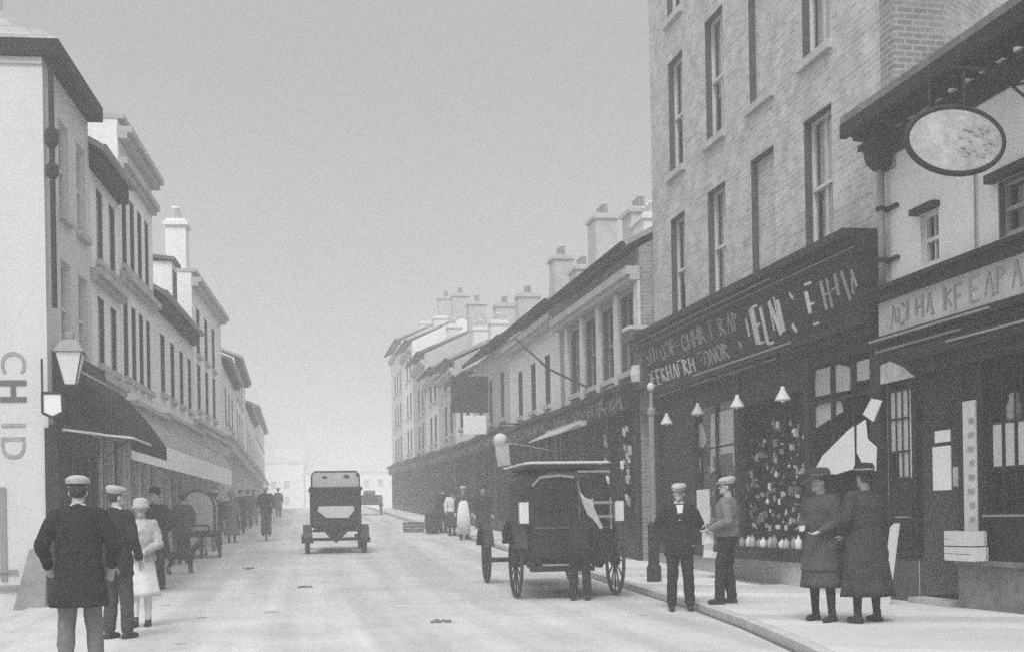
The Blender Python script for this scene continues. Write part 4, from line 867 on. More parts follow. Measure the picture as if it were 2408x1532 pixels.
m = MB(); m.box(GX - .5, GX + .25, GY - .62, GY - .602, gz + .53, gz + .56); obj('step_edge', m, GREYTRIM, ca)
for sx in (-.82, .84): wheel(ca, GX + sx, GY, gz + .585, .585)
for sx in (-.80, .82): wheel(ca, GX + sx, GY + 3.3, zr(GY + 3.3) + .5, .5)
for sx in (-.82, .82):
    m = MB(); n = 10
    rg = [[(GX + sx + dx, GY + 3.3 + .60 * math.cos(a), zr(GY + 3.3) + .5 + .60 * math.sin(a)) for dx in (-.09, .09)] + [(GX + sx + dx, GY + 3.3 + .585 * math.cos(a), zr(GY + 3.3) + .5 + .585 * math.sin(a)) for dx in (.09, -.09)] for a in [R(20 + 14 * k) for k in range(n + 1)]]
    m.rings(rg); obj('mudguard', m, CARP, ca)
for sx in (-.84, .86):
    m = MB(); rg = [[(GX + sx + dx, GY + rr * math.cos(a), gz + .585 + rr * math.sin(a)) for rr, dx in ((.70, -.10), (.70, .10), (.685, .10), (.685, -.10))] for a in [R(25 + 15 * k) for k in range(10)]]
    m.rings(rg); obj('mudguard', m, CARP, ca)
m = MB(); m.box(GX + .115, GX + .14, GY - .545, GY - .52, gz + .62, gz + 1.9); m.box(GX - .58, GX + .60, GY - .535, GY - .51, gz + 1.12, gz + 1.145); obj('beading', m, PAINT2, bd)
# pale rug and rails on the carriage's right rear
m = MB(); P = [(.08, 1.86), (.13, 1.70), (.22, 1.60), (.33, 1.57), (.36, 1.44), (.40, 1.34), (.50, 1.12), (.45, 1.10), (.34, 1.26), (.25, 1.33), (.17, 1.52)]
m.rings([[(GX + x, y, gz + z) for x, z in P] for y in (GY - .60, GY - .565)]); solo('folded_rug', m, DIMPAPER, 'pale folded rug hung on the right rear of the black carriage', 'rug')
m = MB(); 
for z in (1.50, 1.28): m.box(GX + .32, GX + .66, GY - .585, GY - .555, gz + z, gz + z + .045)
m.bar((GX + .34, GY - .56, gz + 1.1), (GX + .34, GY - .56, gz + 1.6), .014, 6); m.bar((GX + .64, GY - .56, gz + 1.1), (GX + .64, GY - .56, gz + 1.6), .014, 6); obj('luggage_rail', m, GREYTRIM, ca)

# motor van farther up the road, seen from behind
VX, VY = 1.03, 34.6; vz = zr(VY)
va = thing('motor_van', 'small dark motor van with a pale upper half driving in the middle of the road', 'van', (VX, VY, vz))
def vr(xw, z0, z1, y, rt_=.15, rb=.05, n=5):
    P = []
    for cx2, cz2, a0, r_ in ((xw - rb, z0 + rb, -90, rb), (xw - rt_, z1 - rt_, 0, rt_), (-xw + rt_, z1 - rt_, 90, rt_), (-xw + rb, z0 + rb, 180, rb)):
        for k in range(n + 1):
            a = R(a0 + 90 * k / n); P.append((VX + cx2 + r_ * math.cos(a), y, vz + cz2 + r_ * math.sin(a)))
    return P
m = MB(); m.rings([vr(.72, .82, 1.90, VY - .9, .05), vr(.76, .78, 1.93, VY - .8, .05), vr(.76, .78, 1.93, VY + 1.2, .05)]); vb = obj('body', m, CARP, va)
m = MB(); m.rings([vr(.80, 1.90, 2.0, VY - .92, .03, .03), vr(.80, 1.90, 2.0, VY + 1.2, .03, .03)]); obj('waist_rail', m, CARP, vb)
m = MB(); m.rings([vr(.70, 2.002, 2.45, VY - .8, .12), vr(.72, 2.002, 2.47, VY - .7, .12), vr(.72, 2.002, 2.47, VY + 1.2, .12)]); vu = obj('canvas_top', m, PCANVAS, va)
m = MB(); m.tube([(VX - .72, VY - .79, vz + 2.0), (VX - .71, VY - .80, vz + 2.36), (VX - .62, VY - .80, vz + 2.47), (VX + .62, VY - .80, vz + 2.47), (VX + .71, VY - .80, vz + 2.36), (VX + .72, VY - .79, vz + 2.0)], [.022] * 6, 6)
m.ball((VX + .33, VY - .81, vz + 2.32), .10, .02, .05, 8, 5); m.ball((VX - .32, VY - .81, vz + 2.30), .08, .02, .035, 8, 5); m.ball((VX + .66, VY - .82, vz + 2.38), .05, .03, .05, 8, 5); obj('hoop', m, IRON, vu)
m = MB(); P = [(-.52, 1.42), (.52, 1.42), (.55, 1.30), (.36, 1.06), (-.30, 1.08), (-.55, 1.28)]
m.rings([[(VX + x, y, vz + z) for x, z in P] for y in (VY - .93, VY - .905)]); obj('tail_panel', m, TRIM, va)
m = MB(); m.bar((VX - .82, VY - .3, vz + .42), (VX + .82, VY - .3, vz + .42), .05); m.rings([[(VX + x * 1.0, y, vz + z) for x, z in ((-.5, .82), (.5, .82), (.14, .42), (0, .30), (-.14, .42))] for y in (VY - .5, VY - .2)]); m.box(VX - .62, VX + .62, VY - .8, VY + 3, vz + .70, vz + .80); obj('chassis', m, CARP, va)
for sx in (-.86, .86):
    for yy in (VY - .3, VY + 2.4): wheel(va, VX + sx, yy, zr(yy) + .40, .40, .13)
    m = MB()
    rg = [[(VX + sx + dx, VY - .3 + rr * math.cos(a), zr(VY - .3) + .40 + rr * math.sin(a)) for rr, dx in ((.48, -.13), (.48, .13), (.46, .13), (.46, -.13))] for a in [R(-5 + 19 * k) for k in range(11)]]
    m.rings(rg); obj('mudguard', m, CARP, va)
m = MB(); m.rings([vr(.42, .75, 1.45, VY + 1.2, .1), vr(.38, .75, 1.40, VY + 2.8, .1)]); m.box(VX - .95, VX + .95, VY + 2.7, VY + 2.8, vz + .62, vz + .70); obj('bonnet', m, CARP, va)

va.scale = (.9, .9, .9)
# odds and ends along the right kerb
def at(dx, dy_feet, Y):
    q = ray(dx, dy_feet); return Vector((q.x * Y / q.y, Y, 0))
q = at(1016, 1240, 46); z = ground_z(5.3, 46); q.x = min(q.x, 5.35); z = ground_z(q.x, 46)
m = MB(); m.lathe([(.22, 0), (.27, .25), (.285, .45), (.27, .65), (.22, .9), (.2, .9), (.2, .86)], (0, 0, 0), 18)
b_ = solo('barrel', m, PAINT, 'dark upright barrel in the gutter far along the right kerb', 'barrel', smooth=True); b_.location = (q.x, q.y, z)
for zz in (.2, .7): m = MB(); m.lathe([(.272, zz), (.284, zz), (.286, zz + .05), (.275, zz + .05)], (q.x, q.y, z), 18, caps=False); obj('hoop', m, IRON, b_)
q = at(972, 1230, 48); z = ground_z(min(q.x, 5.3), 48)
m = MB(); m.box(-.38, .38, -.25, .25, .0, .04)
for k in range(3): m.box(-.38, .38, -.27, -.251, .05 + k * .12, .15 + k * .12); m.box(-.38, .38, .251, .27, .05 + k * .12, .15 + k * .12); m.box(-.40, -.381, -.25, .25, .05 + k * .12, .15 + k * .12); m.box(.381, .40, -.25, .25, .05 + k * .12, .15 + k * .12)
b_ = solo('slatted_crate', m, PAINT2, 'low dark slatted crate next to the barrel at the far right kerb', 'crate'); b_.location = (min(q.x, 4.7), 48, z)
# a far cart
ct = thing('farm_cart', 'small dark two wheeled cart far up the road near the right kerb', 'cart', (4.3, 76, zr(76)))
m = MB(); m.box(3.7, 4.9, 75.2, 77.0, zr(76) + .62, zr(76) + 1.15); m.box(3.62, 4.98, 75.15, 77.05, zr(76) + 1.151, zr(76) + 1.21); m.bar((4.0, 77, zr(76) + .7), (4.0, 79, zr(76) + .8), .05); m.bar((4.6, 77, zr(76) + .7), (4.6, 79, zr(76) + .8), .05); obj('cart_body', m, PAINT, ct)
for sx in (3.55, 5.05): wheel(ct, sx, 76, zr(76) + .6, .6, .1)
m = MB(); m.box(4.0, 4.7, 75.5, 76.6, zr(76) + 1.211, zr(76) + 1.5); solo('sack_load', m, MCLOTH, 'dark load heaped on the far cart', 'load', bevel=.1)
# covered handcart on the left
HX, HY = -2.55, 33.5; hz = zr(HY)
hc = thing('covered_handcart', 'narrow handcart under a pale hooped canvas cover on the left', 'handcart', (HX, HY, hz))
n = 10; ar = [(HX + .42 * math.cos(math.pi * k / n), hz + 1.35 + .42 * math.sin(math.pi * k / n)) for k in range(n + 1)]
m = MB(); sec = lambda y, s: [(HX - .42 * s, y, hz + .72)] + [(HX + (x - HX) * s, y, hz + 1.35 + (z - hz - 1.35) * s) for x, z in reversed(ar)] + [(HX + .42 * s, y, hz + .72)]
m.rings([sec(HY - .5, .97), sec(HY + .9, .97)]); obj('canvas_cover', m, PCANVAS, hc)
m = MB(); m.tube(sec(HY - .52, 1.0), [.03] * len(sec(0, 1)), 6); obj('hoop', m, IRON, hc); m = MB(); m.tube(sec(HY + .92, 1.0), [.03] * len(sec(0, 1)), 6); obj('hoop', m, IRON, hc)
m = MB(); m.box(HX - .45, HX + .45, HY - .55, HY + .95, hz + .55, hz + .715); m.bar((HX - .3, HY - .55, hz + .62), (HX - .3, HY - 1.2, hz + .85), .025); m.bar((HX + .3, HY - .55, hz + .62), (HX + .3, HY - 1.2, hz + .85), .025); m.bar((HX - .3, HY - 1.2, hz + .85), (HX + .3, HY - 1.2, hz + .85), .025); m.bar((HX, HY + .7, hz + .55), (HX, HY + .7, hz), .03); obj('tray', m, PAINT, hc)
for sx in (-.5, .5): wheel(hc, HX + sx, HY + .1, hz + .42, .42, .05)
# grey board leaning against the corner
m = MB(); m.hexa([(-.22, -.36, 0), (.26, -.36, 0), (.26, -.31, 0), (-.22, -.31, 0), (-.02, .0, 1.0), (.26, .0, 1.0), (.26, .05, 1.0), (-.02, .05, 1.0)])
b_ = solo('leaning_shutter', m, mat('weathered_board', .22, .4, 3), 'grey shutter board leaning on the whitewashed corner behind the men', 'board'); b_.location = (-4.22, 20.78, 0.0)
# globe lamp and pale banner beyond the carriage
q = ray(1176, 1034); k = 36.0 / q.y
gl = thing('globe_lamp', 'white globe lamp bracketed from a shop beyond the carriage', 'lamp', (q.x * k, 36.0, CAMZ + q.z * k))
m = MB(); m.ball(gl.location, .22, .22, .22, 14, 9); obj('globe', m, TRIM, gl, smooth=True)
m = MB(); g_ = gl.location; m.bar((g_.x, g_.y, g_.z + .2), (g_.x, g_.y, g_.z + .5), .02); m.bar((g_.x, g_.y, g_.z + .5), (7.25, g_.y, g_.z + .5), .025); obj('bracket', m, IRON, gl)
q = ray(1186, 1068); k = 34.5 / q.y; z = CAMZ + q.z * k
m = MB(); m.hexa([(q.x * k - .2, 34.49, z - .32), (q.x * k + .16, 34.49, z - .28), (q.x * k + .16, 34.51, z - .28), (q.x * k - .2, 34.51, z - .32), (q.x * k - .28, 34.49, z + .3), (q.x * k + .12, 34.49, z + .3), (q.x * k + .12, 34.51, z + .3), (q.x * k - .28, 34.51, z + .3)]); m.bar((q.x * k - .28, 34.5, z + .32), (q.x * k + .3, 34.5, z + .32), .014); m.bar((q.x * k + .3, 34.5, z + .32), (7.3, 34.5, z + .1), .01)
solo('hanging_banner', m, DIMPAPER, 'small pale banner hung out below the globe lamp', 'banner')


# ================================================================== people
CREASE = bpy.data.textures.new('cloth_creases', 'CLOUDS'); CREASE.noise_scale = .09; CREASE.noise_depth = 2


def remesh(mb, vox, smooth=3, bend=None, crease=0.0):
    me = bpy.data.meshes.new('tmp'); me.from_pydata([tuple(v) for v in mb.v], [], mb.f); me.update()
    b = bmesh.new(); b.from_mesh(me); bmesh.ops.recalc_face_normals(b, faces=b.faces); b.to_mesh(me); b.free()
    o = bpy.data.objects.new('tmp', me); COL.objects.link(o)
    r = o.modifiers.new('r', 'REMESH'); r.mode = 'VOXEL'; r.voxel_size = vox
    s = o.modifiers.new('s', 'SMOOTH'); s.factor = .5; s.iterations = smooth
    if crease:
        for tx, k_ in ((CREASE, 1.0),):
            d = o.modifiers.new('d', 'DISPLACE'); d.texture = tx; d.strength = crease * k_; d.mid_level = .30; d.texture_coords = 'LOCAL'
    bpy.context.view_layer.update()
    e = bpy.data.meshes.new_from_object(o.evaluated_get(bpy.context.evaluated_depsgraph_get()))
    bpy.data.objects.remove(o); bpy.data.meshes.remove(me)
    e.polygons.foreach_set('use_smooth', [True] * len(e.polygons))
    return e


def pobj(name, me, m, parent=None):
    if isinstance(me, MB):
        q = bpy.data.meshes.new(name); q.from_pydata([tuple(v) for v in me.v], [], me.f); q.update()
        b = bmesh.new(); b.from_mesh(q); bmesh.ops.recalc_face_normals(b, faces=b.faces); b.to_mesh(q); b.free(); q.polygons.foreach_set('use_smooth', [True] * len(q.polygons)); me = q
    me.name = name; me.materials.clear(); me.materials.append(m)
    o = bpy.data.objects.new(name, me); COL.objects.link(o); o.parent = parent
    return o


def hand(m, w_, d, s, curl, side):
    d = d.normalized(); x = Vector((side, 0, 0)); n_ = d.cross(x)
    if n_.length < .2: n_ = Vector((0, 1, 0))
    n_.normalize(); x = n_.cross(d).normalized() * (1 if n_.cross(d).x * side > 0 else -1)
    # x across the palm (towards the little finger side is -x), n_ out of the palm
    p = w_ + d * .045 * s
    M = Matrix((x, n_, d)).transposed()
    m.ball(p, .040 * s, .016 * s, .052 * s, 10, 7, M)
    for k, (off, ln_) in enumerate(((-.030, .062), (-.010, .078), (.010, .084), (.029, .074))):
        a = p + x * off * s + d * .038 * s; c1 = curl * .5
        b = a + (d * math.cos(c1) + n_ * math.sin(c1)) * ln_ * .5 * s; c2 = b + (d * math.cos(curl) + n_ * math.sin(curl)) * ln_ * .5 * s
        m.limb([a, b, c2], [.0088 * s, .0082 * s, .0072 * s], 7)
    a = p + x * .034 * s - d * .02 * s; b = a + (x * .8 + d * .5 + n_ * .4).normalized() * .036 * s; c2 = b + (d * .9 + n_ * .4 + x * .2).normalized() * .032 * s
    m.limb([a, b, c2], [.011 * s, .0098 * s, .0085 * s], 7)


def person(label, pos, face, h=1.75, vox=.0085, arms=None, feet=((-.10, 0.0), (.10, .02)), bend=0.0, lean=0.0, head=(0, 0), top=('jacket', DCLOTH), legs=('trousers', DCLOTH), hat=('cap', PTWEED), hairm=HAIR, hem=.80, skirt=None, build=1.0, female=False, apron=None, group=None, collar=False, gap=None):
    s = h / 1.75
    arms = arms or {}
    sw = (.165 if female else .185) * build
    A = {}
    for sd in (1, -1):
        e_, w_ = arms.get(sd, ((.25, -.03, 1.16), (.27, .05, .92)))
        A[sd] = (Vector((sd * sw, 0, 1.425)), Vector((sd * e_[0], e_[1], e_[2])), Vector((sd * w_[0], w_[1], w_[2])))
    def bd(v):                                        # bend forward / lean sideways above the hips
        t = max(0.0, min(1.0, (v.z - .80) / .35)); q = Vector((v.x, v.y, v.z - .92))
        q = Matrix.Rotation(-bend * t, 3, 'X') @ (Matrix.Rotation(lean * t, 3, 'Y') @ q)
        return Vector((q.x, q.y, q.z + .92)) * s
    hd = Matrix.Rotation(R(head[0]), 3, 'Z') @ Matrix.Rotation(R(head[1]), 3, 'X'); hc_ = Vector((0, .025, 1.635))
    H = lambda p: hc_ + hd @ Vector(p)
    m = MB()
    W = 1.0 * build
    m.rings([[Vector((rx * W * math.cos(2 * math.pi * j / 16), ry * W * math.sin(2 * math.pi * j / 16) + y0, z)) for j in range(16)] for rx, ry, z, y0 in ((.10, .09, .84, 0), (.155, .115, .92, 0), (.135, .10, 1.06, 0), (.15, .11, 1.2, .005), (.165, .115, 1.32, .005), (.15, .09, 1.42, 0), (.07, .06, 1.475, 0))])
    m.limb([(0, -.005, 1.44), (0, .012, 1.56)], [.058, .054], 12)
    m.ball(hc_ + hd @ Vector((0, -.01, .02)), .074, .093, .098, 16, 12, hd); m.ball(hc_ + hd @ Vector((0, .02, -.055)), .056, .066, .062, 14, 9, hd)
    m.limb([H((0, .078, .012)), H((0, .104, -.026))], [.011, .015], 8); m.ball(H((0, .082, -.093)), .022, .016, .017, 8, 6, hd)
    m.limb([H((-.04, .074, .028)), H((.04, .074, .028))], [.012, .012], 8); m.limb([H((-.022, .083, -.062)), H((.022, .083, -.062))], [.0085, .0085], 8)
    for sd in (1, -1): m.ball(H((sd * .076, -.008, -.012)), .010, .020, .031, 8, 6, hd)
    for sd in (1, -1):
        a, e_, w_ = A[sd]
        m.limb([a, e_], [.052, .042], 10); m.limb([e_, w_], [.041, .028], 10); hand(m, w_, w_ - e_, 1.0, .75 if sd in arms else .45, sd)
    L = []
    for sd, (fx, fy) in zip((-1, 1), feet):
        hp = Vector((sd * .088 * W, 0, .90)); an = Vector((fx, fy, .085)); kn = (hp + an) / 2 + Vector((0, .03, .02)); L.append((hp, kn, an))
        m.limb([hp, kn], [.082, .056], 12); m.limb([kn, (kn * .62 + an * .38) + Vector((0, -.012, 0)), an], [.055, .052, .036], 12); m.limb([an + Vector((0, -.035, -.045)), an + Vector((0, .12, -.055))], [.036, .030], 10)
    m.v = [bd(v) for v in m.v]
    o = pobj('person', remesh(m, vox * s), SKIN); o.location = pos; o.rotation_euler.z = R(face)
    tag(o, label, 'person', group)
    # top
    tw = 1.13 * W if not female else 1.06 * W
    j = MB(); flare = .03 if hem < .7 else .0
    sec = [(.185 + flare, .145 + flare, hem, 0), (.178, .138, max(hem + .05, .9), 0), (.16, .128, 1.06, 0), (.168, .132, 1.2, .005), (.178, .134, 1.32, .005), (.166, .105, 1.42, 0), (.085, .075, 1.485, 0)]
    if female: sec[2] = (.145, .118, 1.06, 0)
    j.rings([[Vector((rx * tw * math.cos(2 * math.pi * k / 24) * (1 + .012 * math.sin(k * 3)), ry * tw * math.sin(2 * math.pi * k / 24) + y0, z)) for k in range(24)] for rx, ry, z, y0 in sec])
    for sd in (1, -1):
        a, e_, w_ = A[sd]; w2 = e_ + (w_ - e_) * .93
        j.limb([a + Vector((-sd * .02, 0, -.005)), a + (e_ - a) * .5, e_], [.076, .069, .060], 12); j.limb([e_, w2], [.059, .046], 12)
    if collar: j.limb([Vector((-.06, -.045, 1.49)), Vector((0, -.065, 1.50)), Vector((.06, -.045, 1.49))], [.02, .022, .02], 8)
    j.v = [bd(v) for v in j.v]
    jo = pobj(top[0], remesh(j, max(vox, .011) * s, 4, crease=.030), top[1], o)
    if collar:
        q = MB(); q.rings([[Vector((r_ * math.cos(2 * math.pi * k / 16), r_ * .9 * math.sin(2 * math.pi * k / 16) + .005, z)) for k in range(16)] for r_, z in ((.072, 1.475), (.066, 1.525), (.060, 1.525), (.062, 1.475))]); q.v = [bd(v) for v in q.v]; pobj('collar', q, LCLOTH, o)
        q = MB(); q.poly([bd(Vector(p)) for p in ((-.05, .125, 1.475), (.05, .125, 1.475), (.015, .168, 1.26), (-.015, .168, 1.26))]); q.poly([bd(Vector(p)) for p in ((-.05, .121, 1.475), (.05, .121, 1.475), (.015, .164, 1.26), (-.015, .164, 1.26))]); pobj('shirt_front', q, LCLOTH, o)
    # legs
    if legs[0] == 'trousers':
        t = MB(); t.rings([[Vector((rx * W * math.cos(2 * math.pi * k / 20), ry * W * math.sin(2 * math.pi * k / 20), z)) for k in range(20)] for rx, ry, z in ((.11, .10, .80), (.172, .130, .90), (.165, .122, 1.0), (.15, .115, 1.06))])
        for hp, kn, an in L: t.limb([hp, (hp + kn) / 2, kn, (kn + an) / 2, an + Vector((0, 0, .02))], [.098, .088, .075, .070, .066], 14)
        t.v = [bd(v) for v in t.v]; pobj('trousers', remesh(t, max(vox, .011) * s, 3, crease=.026), legs[1], o)
    else:
        for hp, kn, an in L:
            t = MB(); t.limb([kn + Vector((0, 0, .1)), kn, (kn * .6 + an * .4) + Vector((0, -.012, 0)), an], [.064, .060, .056, .040], 12); t.v = [bd(v) for v in t.v]; pobj('stocking', t, legs[1], o)
    for hp, kn, an in L:
        t = MB(); t.limb([an + Vector((0, -.04, -.048)), an + Vector((0, .05, -.046)), an + Vector((0, .145, -.056))], [.043, .045, .034], 12); t.limb([an + Vector((0, -.01, -.03)), an + Vector((0, -.005, .05))], [.046, .046], 12); t.box(an.x - .038, an.x + .038, an.y - .075, an.y - .01, .0, .03)
        t.v = [Vector((v.x, v.y, max(v.z, 0.001))) * s for v in t.v]; pobj('shoe', remesh(t, max(vox, .01) * s, 2), LEATHER, o)
    if skirt:
        zt, zb_, r0_, r1_, sm_, nf = skirt; q = MB(); n = 48; K_ = 8
        q.rings([[Vector(((r0_ + (r1_ - r0_) * t) * math.cos(2 * math.pi * k / n) * (1 + .055 * t * math.sin(nf * 2 * math.pi * k / n)), (r0_ * .78 + (r1_ * .85 - r0_ * .78) * t) * math.sin(2 * math.pi * k / n) * (1 + .055 * t * math.sin(nf * 2 * math.pi * k / n + 1)), zt + (zb_ - zt) * t)) for k in range(n)] for t in [i / K_ for i in range(K_ + 1)]])
        q.v = [bd(v) for v in q.v]; pobj('skirt', q, sm_, o)
    if apron:
        zt, zb_, hw, y0, am = apron; q = MB(); n = 10
        rr = lambda zz: y0 + (.05 if zz < .9 else 0)
        q.rings([[bd(Vector((hw * (2 * k / n - 1) * (1 if z < 1 else .6), rr(z) * math.cos((2 * k / n - 1) * .9) + .02 + dy, z))) for k in range(n + 1)] + [bd(Vector((hw * (2 * k / n - 1) * (1 if z < 1 else .6), rr(z) * math.cos((2 * k / n - 1) * .9) + .008 + dy, z))) for k in reversed(range(n + 1))] for z, dy in ((zb_, .05), ((zb_ + zt) / 2, .03), (zt, 0))]); pobj('apron', q, am, o)
    # head wear
    if hairm:
        q = MB(); q.ball(hc_ + hd @ Vector((0, -.022, .028)), .081, .094, .098, 16, 10, hd); q.v = [bd(v) for v in q.v if True]
        if female: e2 = MB(); e2.ball(hc_ + hd @ Vector((0, -.09, -.02)), .05, .04, .05, 10, 8, hd); e2.v = [bd(v) for v in e2.v]; q.add(e2)
        pobj('hair', q, hairm, o)
    for sd in (1, -1):
        q = MB(); q.ball(H((sd * .031, .081, .006)), .011, .006, .007, 8, 6, hd); q.v = [bd(v) for v in q.v]; pobj('eye', q, HAIR, o)
    if hat:
        q = MB(); k_, hm_ = hat[0], hat[1]; nn = 24
        if k_ == 'cap':
            for r_, z, y0 in (): pass
            q.rings([[H((r_ * math.cos(2 * math.pi * k / nn) * (1 + .03 * math.sin(3 * k)), r_ * 1.16 * math.sin(2 * math.pi * k / nn) + y0, z - .16 * r_ * math.sin(2 * math.pi * k / nn) * (1 if z > .07 else .3))) for k in range(nn)] for r_, z, y0 in ((.086, .040, -.008), (.089, .060, -.009), (.101, .074, -.004), (.106, .090, -.002), (.100, .114, -.008), (.074, .134, -.014), (.03, .141, -.016))])
            pk = MB(); pk.rings([[H((.088 * math.cos(a) * (1 if i == 0 else 1.02), .085 * math.sin(a) + (.0 if i == 0 else .062 * math.sin(a)), .062 - (.0 if i == 0 else .022) + dz)) for i in (0, 1) for a in ([R(20 + 14 * k) for k in range(11)] if i == 0 else [R(160 - 14 * k) for k in range(11)])] for dz in (0, .008)])
            q.add(pk)
        elif k_ == 'wide':
            q.rings([[H((r_ * math.cos(2 * math.pi * k / nn), r_ * 1.1 * math.sin(2 * math.pi * k / nn) - .01, z + ((.035 * math.cos(4 * math.pi * k / nn) - .02 * math.sin(2 * math.pi * k / nn + .7)) if r_ > .15 else 0))) for k in range(nn)] for r_, z in ((.095, .045), (.205, .028), (.21, .040), (.105, .066), (.112, .12), (.09, .165), (.03, .175))])
        elif k_ == 'cloche':
            q.rings([[H((r_ * math.cos(2 * math.pi * k / nn), r_ * 1.1 * math.sin(2 * math.pi * k / nn) - .012, z - (.03 * math.sin(2 * math.pi * k / nn) if i == 0 else 0))) for k in range(nn)] for i, (r_, z) in enumerate(((.135, .02), (.104, .045), (.104, .10), (.085, .14), (.03, .155)))])
        elif k_ == 'bowler':
            q.rings([[H((r_ * math.cos(2 * math.pi * k / nn), r_ * 1.15 * math.sin(2 * math.pi * k / nn) - .008, z)) for k in range(nn)] for r_, z in ((.09, .055), (.13, .066), (.132, .074), (.094, .070), (.095, .12), (.07, .16), (.02, .172))])
        q.v = [bd(v) for v in q.v]; ho = pobj('hat' if k_ != 'cap' else 'cap', q, hm_, o)
        if len(hat) > 2:
            q = MB(); q.rings([[H((r_ * math.cos(2 * math.pi * k / nn), r_ * 1.12 * math.sin(2 * math.pi * k / nn) - .009, z)) for k in range(nn)] for r_, z in ((hat[3], hat[4]), (hat[3] + .004, hat[4] + .020))], True, False); q.v = [bd(v) for v in q.v]; pobj('hat_band', q, hat[2], ho)
    return o


POCKET = {1: ((.31, -.08, 1.15), (.155, .03, .96)), -1: ((.31, -.08, 1.15), (.155, .03, .96))}
def stand(dx, dyf, Y, on=None):
    q = ray(dx, dyf); x = q.x * Y / q.y; return (x, Y, ground_z(x, Y))


# left group
person('man in long dark jacket and pale banded cap seen from behind at far left', stand(190, 1560, 11.7), 4, 1.78, .0075, arms={1: ((.31, -.04, 1.16), (.27, .10, .97)), -1: ((.31, -.04, 1.16), (.27, .10, .97))}, feet=((-.13, -.02), (.13, .06)), top=('jacket', DCLOTH), legs=('trousers', MCLOTH), hat=('cap', PTWEED, DCLOTH, .093, .05), hem=.62, build=1.05, collar=True)
person('man in a dark suit and pale cap just behind the long jacketed man', stand(276, 1440, 15.3), -35, 1.80, .0085, head=(-25, 0), arms={1: ((.28, -.03, 1.16), (.27, .08, .93)), -1: ((.29, -.06, 1.15), (.2, .12, .98))}, feet=((-.1, -.03), (.1, .05)), legs=('trousers', GCLOTH), hem=.74, collar=True)
person('woman in a pale blouse and white apron and hat walking towards us', stand(336, 1446, 16.9), 176, 1.66, .0085, female=True, arms={1: ((.24, .02, 1.14), (.10, .20, 1.06)), -1: ((.24, .02, 1.14), (.08, .22, 1.04))}, top=('blouse', mat('grey_blouse', .38, .4, 6)), legs=('stockings', LCLOTH), hat=('cloche', PTWEED), hem=.92, skirt=(1.02, .42, .145, .25, LCLOTH, 7), feet=((-.07, 0), (.08, .12)))
person('tall man in dark clothes standing beyond the woman in white', stand(368, 1340, 23.5), 150, 1.84, .011, arms=POCKET, hat=('bowler', DCLOTH), build=1.1, hem=.55)
person('person in a dark jacket beside the covered handcart', stand(432, 1290, 31.0), 20, 1.7, .014, top=('jacket', GCLOTH), hat=('cap', GCLOTH))
person('child in a pale frock near the shops on the left, past the handcart', stand(478, 1275, 34.8), 170, 1.25, .014, female=True, top=('frock', LCLOTH), legs=('stockings', LCLOTH), hat=('cloche', LCLOTH), hem=.9, skirt=(1.0, .5, .14, .24, LCLOTH, 6))
person('person in a grey coat walking up the left side, midway', stand(508, 1285, 37.0), 10, 1.74, .014, top=('jacket', GCLOTH), legs=('trousers', MCLOTH), hem=.55, feet=((-.08, -.12), (.09, .16)))
person('woman in a grey skirt beside the grey coated walker', stand(545, 1265, 42.0), 185, 1.65, .016, female=True, top=('blouse', MCLOTH), legs=('stockings', DCLOTH), hat=('wide', MCLOTH), hem=.9, skirt=(1.02, .25, .14, .28, MCLOTH, 6))
q = stand(626, 1262, 43.0)
bk = thing('bicycle', 'bicycle ridden towards us in the road left of the van', 'bicycle', q)
bx, by, bz = q
wheel(bk, bx, by - .52, bz + .33, .33, .035, 'wheel', 10); wheel(bk, bx, by + .52, bz + .33, .33, .035, 'wheel', 10)
m = MB(); m.bar((bx, by - .45, bz + .95), (bx, by - .52, bz + .33), .018); m.bar((bx, by - .44, bz + .85), (bx, by + .15, bz + .82), .016); m.bar((bx, by - .46, bz + .75), (bx, by + .05, bz + .30), .016); m.bar((bx, by + .05, bz + .30), (bx, by + .2, bz + .92), .016); m.bar((bx, by + .05, bz + .30), (bx, by + .52, bz + .33), .014); m.bar((bx, by + .16, bz + .8), (bx, by + .52, bz + .33), .012); m.bar((bx - .12, by + .05, bz + .18), (bx + .12, by + .05, bz + .42), .014); obj('frame', m, IRON, bk)
m = MB(); m.tube([(bx - .27, by - .28, bz + .96), (bx - .22, by - .42, bz + .98), (bx + .22, by - .42, bz + .98), (bx + .27, by - .28, bz + .96)], [.014] * 4, 6); obj('handlebar', m, IRON, bk)
m = MB(); m.ball((bx, by + .22, bz + .95), .10, .13, .04, 10, 6); obj('saddle', m, LEATHER, bk)
person('man in dark clothes riding the bicycle in the road left of the van', (bx, by + .17, bz + .16), 180, 1.74, .014, top=('jacket', DCLOTH), legs=('trousers', GCLOTH), hem=.8, bend=.3, feet=((-.11, .16), (.11, .06)), arms={1: ((.27, .12, 1.16), (.24, .36, 1.02)), -1: ((.27, .12, 1.16), (.24, .36, 1.02))})
for i, (x, Y, m1, lab) in enumerate(((583, 56, GCLOTH, 'far figure in grey on the left side of the road'), (598, 60, MCLOTH, 'far pale grey figure next to the other far walker'), (655, 74, GCLOTH, 'tiny distant figure in the road beyond the man left of the van'), (566, 50, DCLOTH, 'far dark figure close to the left shops'))):
    person(lab, stand(x, 1230, Y), 180 * (i % 2), 1.7, .02, top=('jacket', m1), legs=('trousers', m1), hem=.5, hat=('cap', m1))
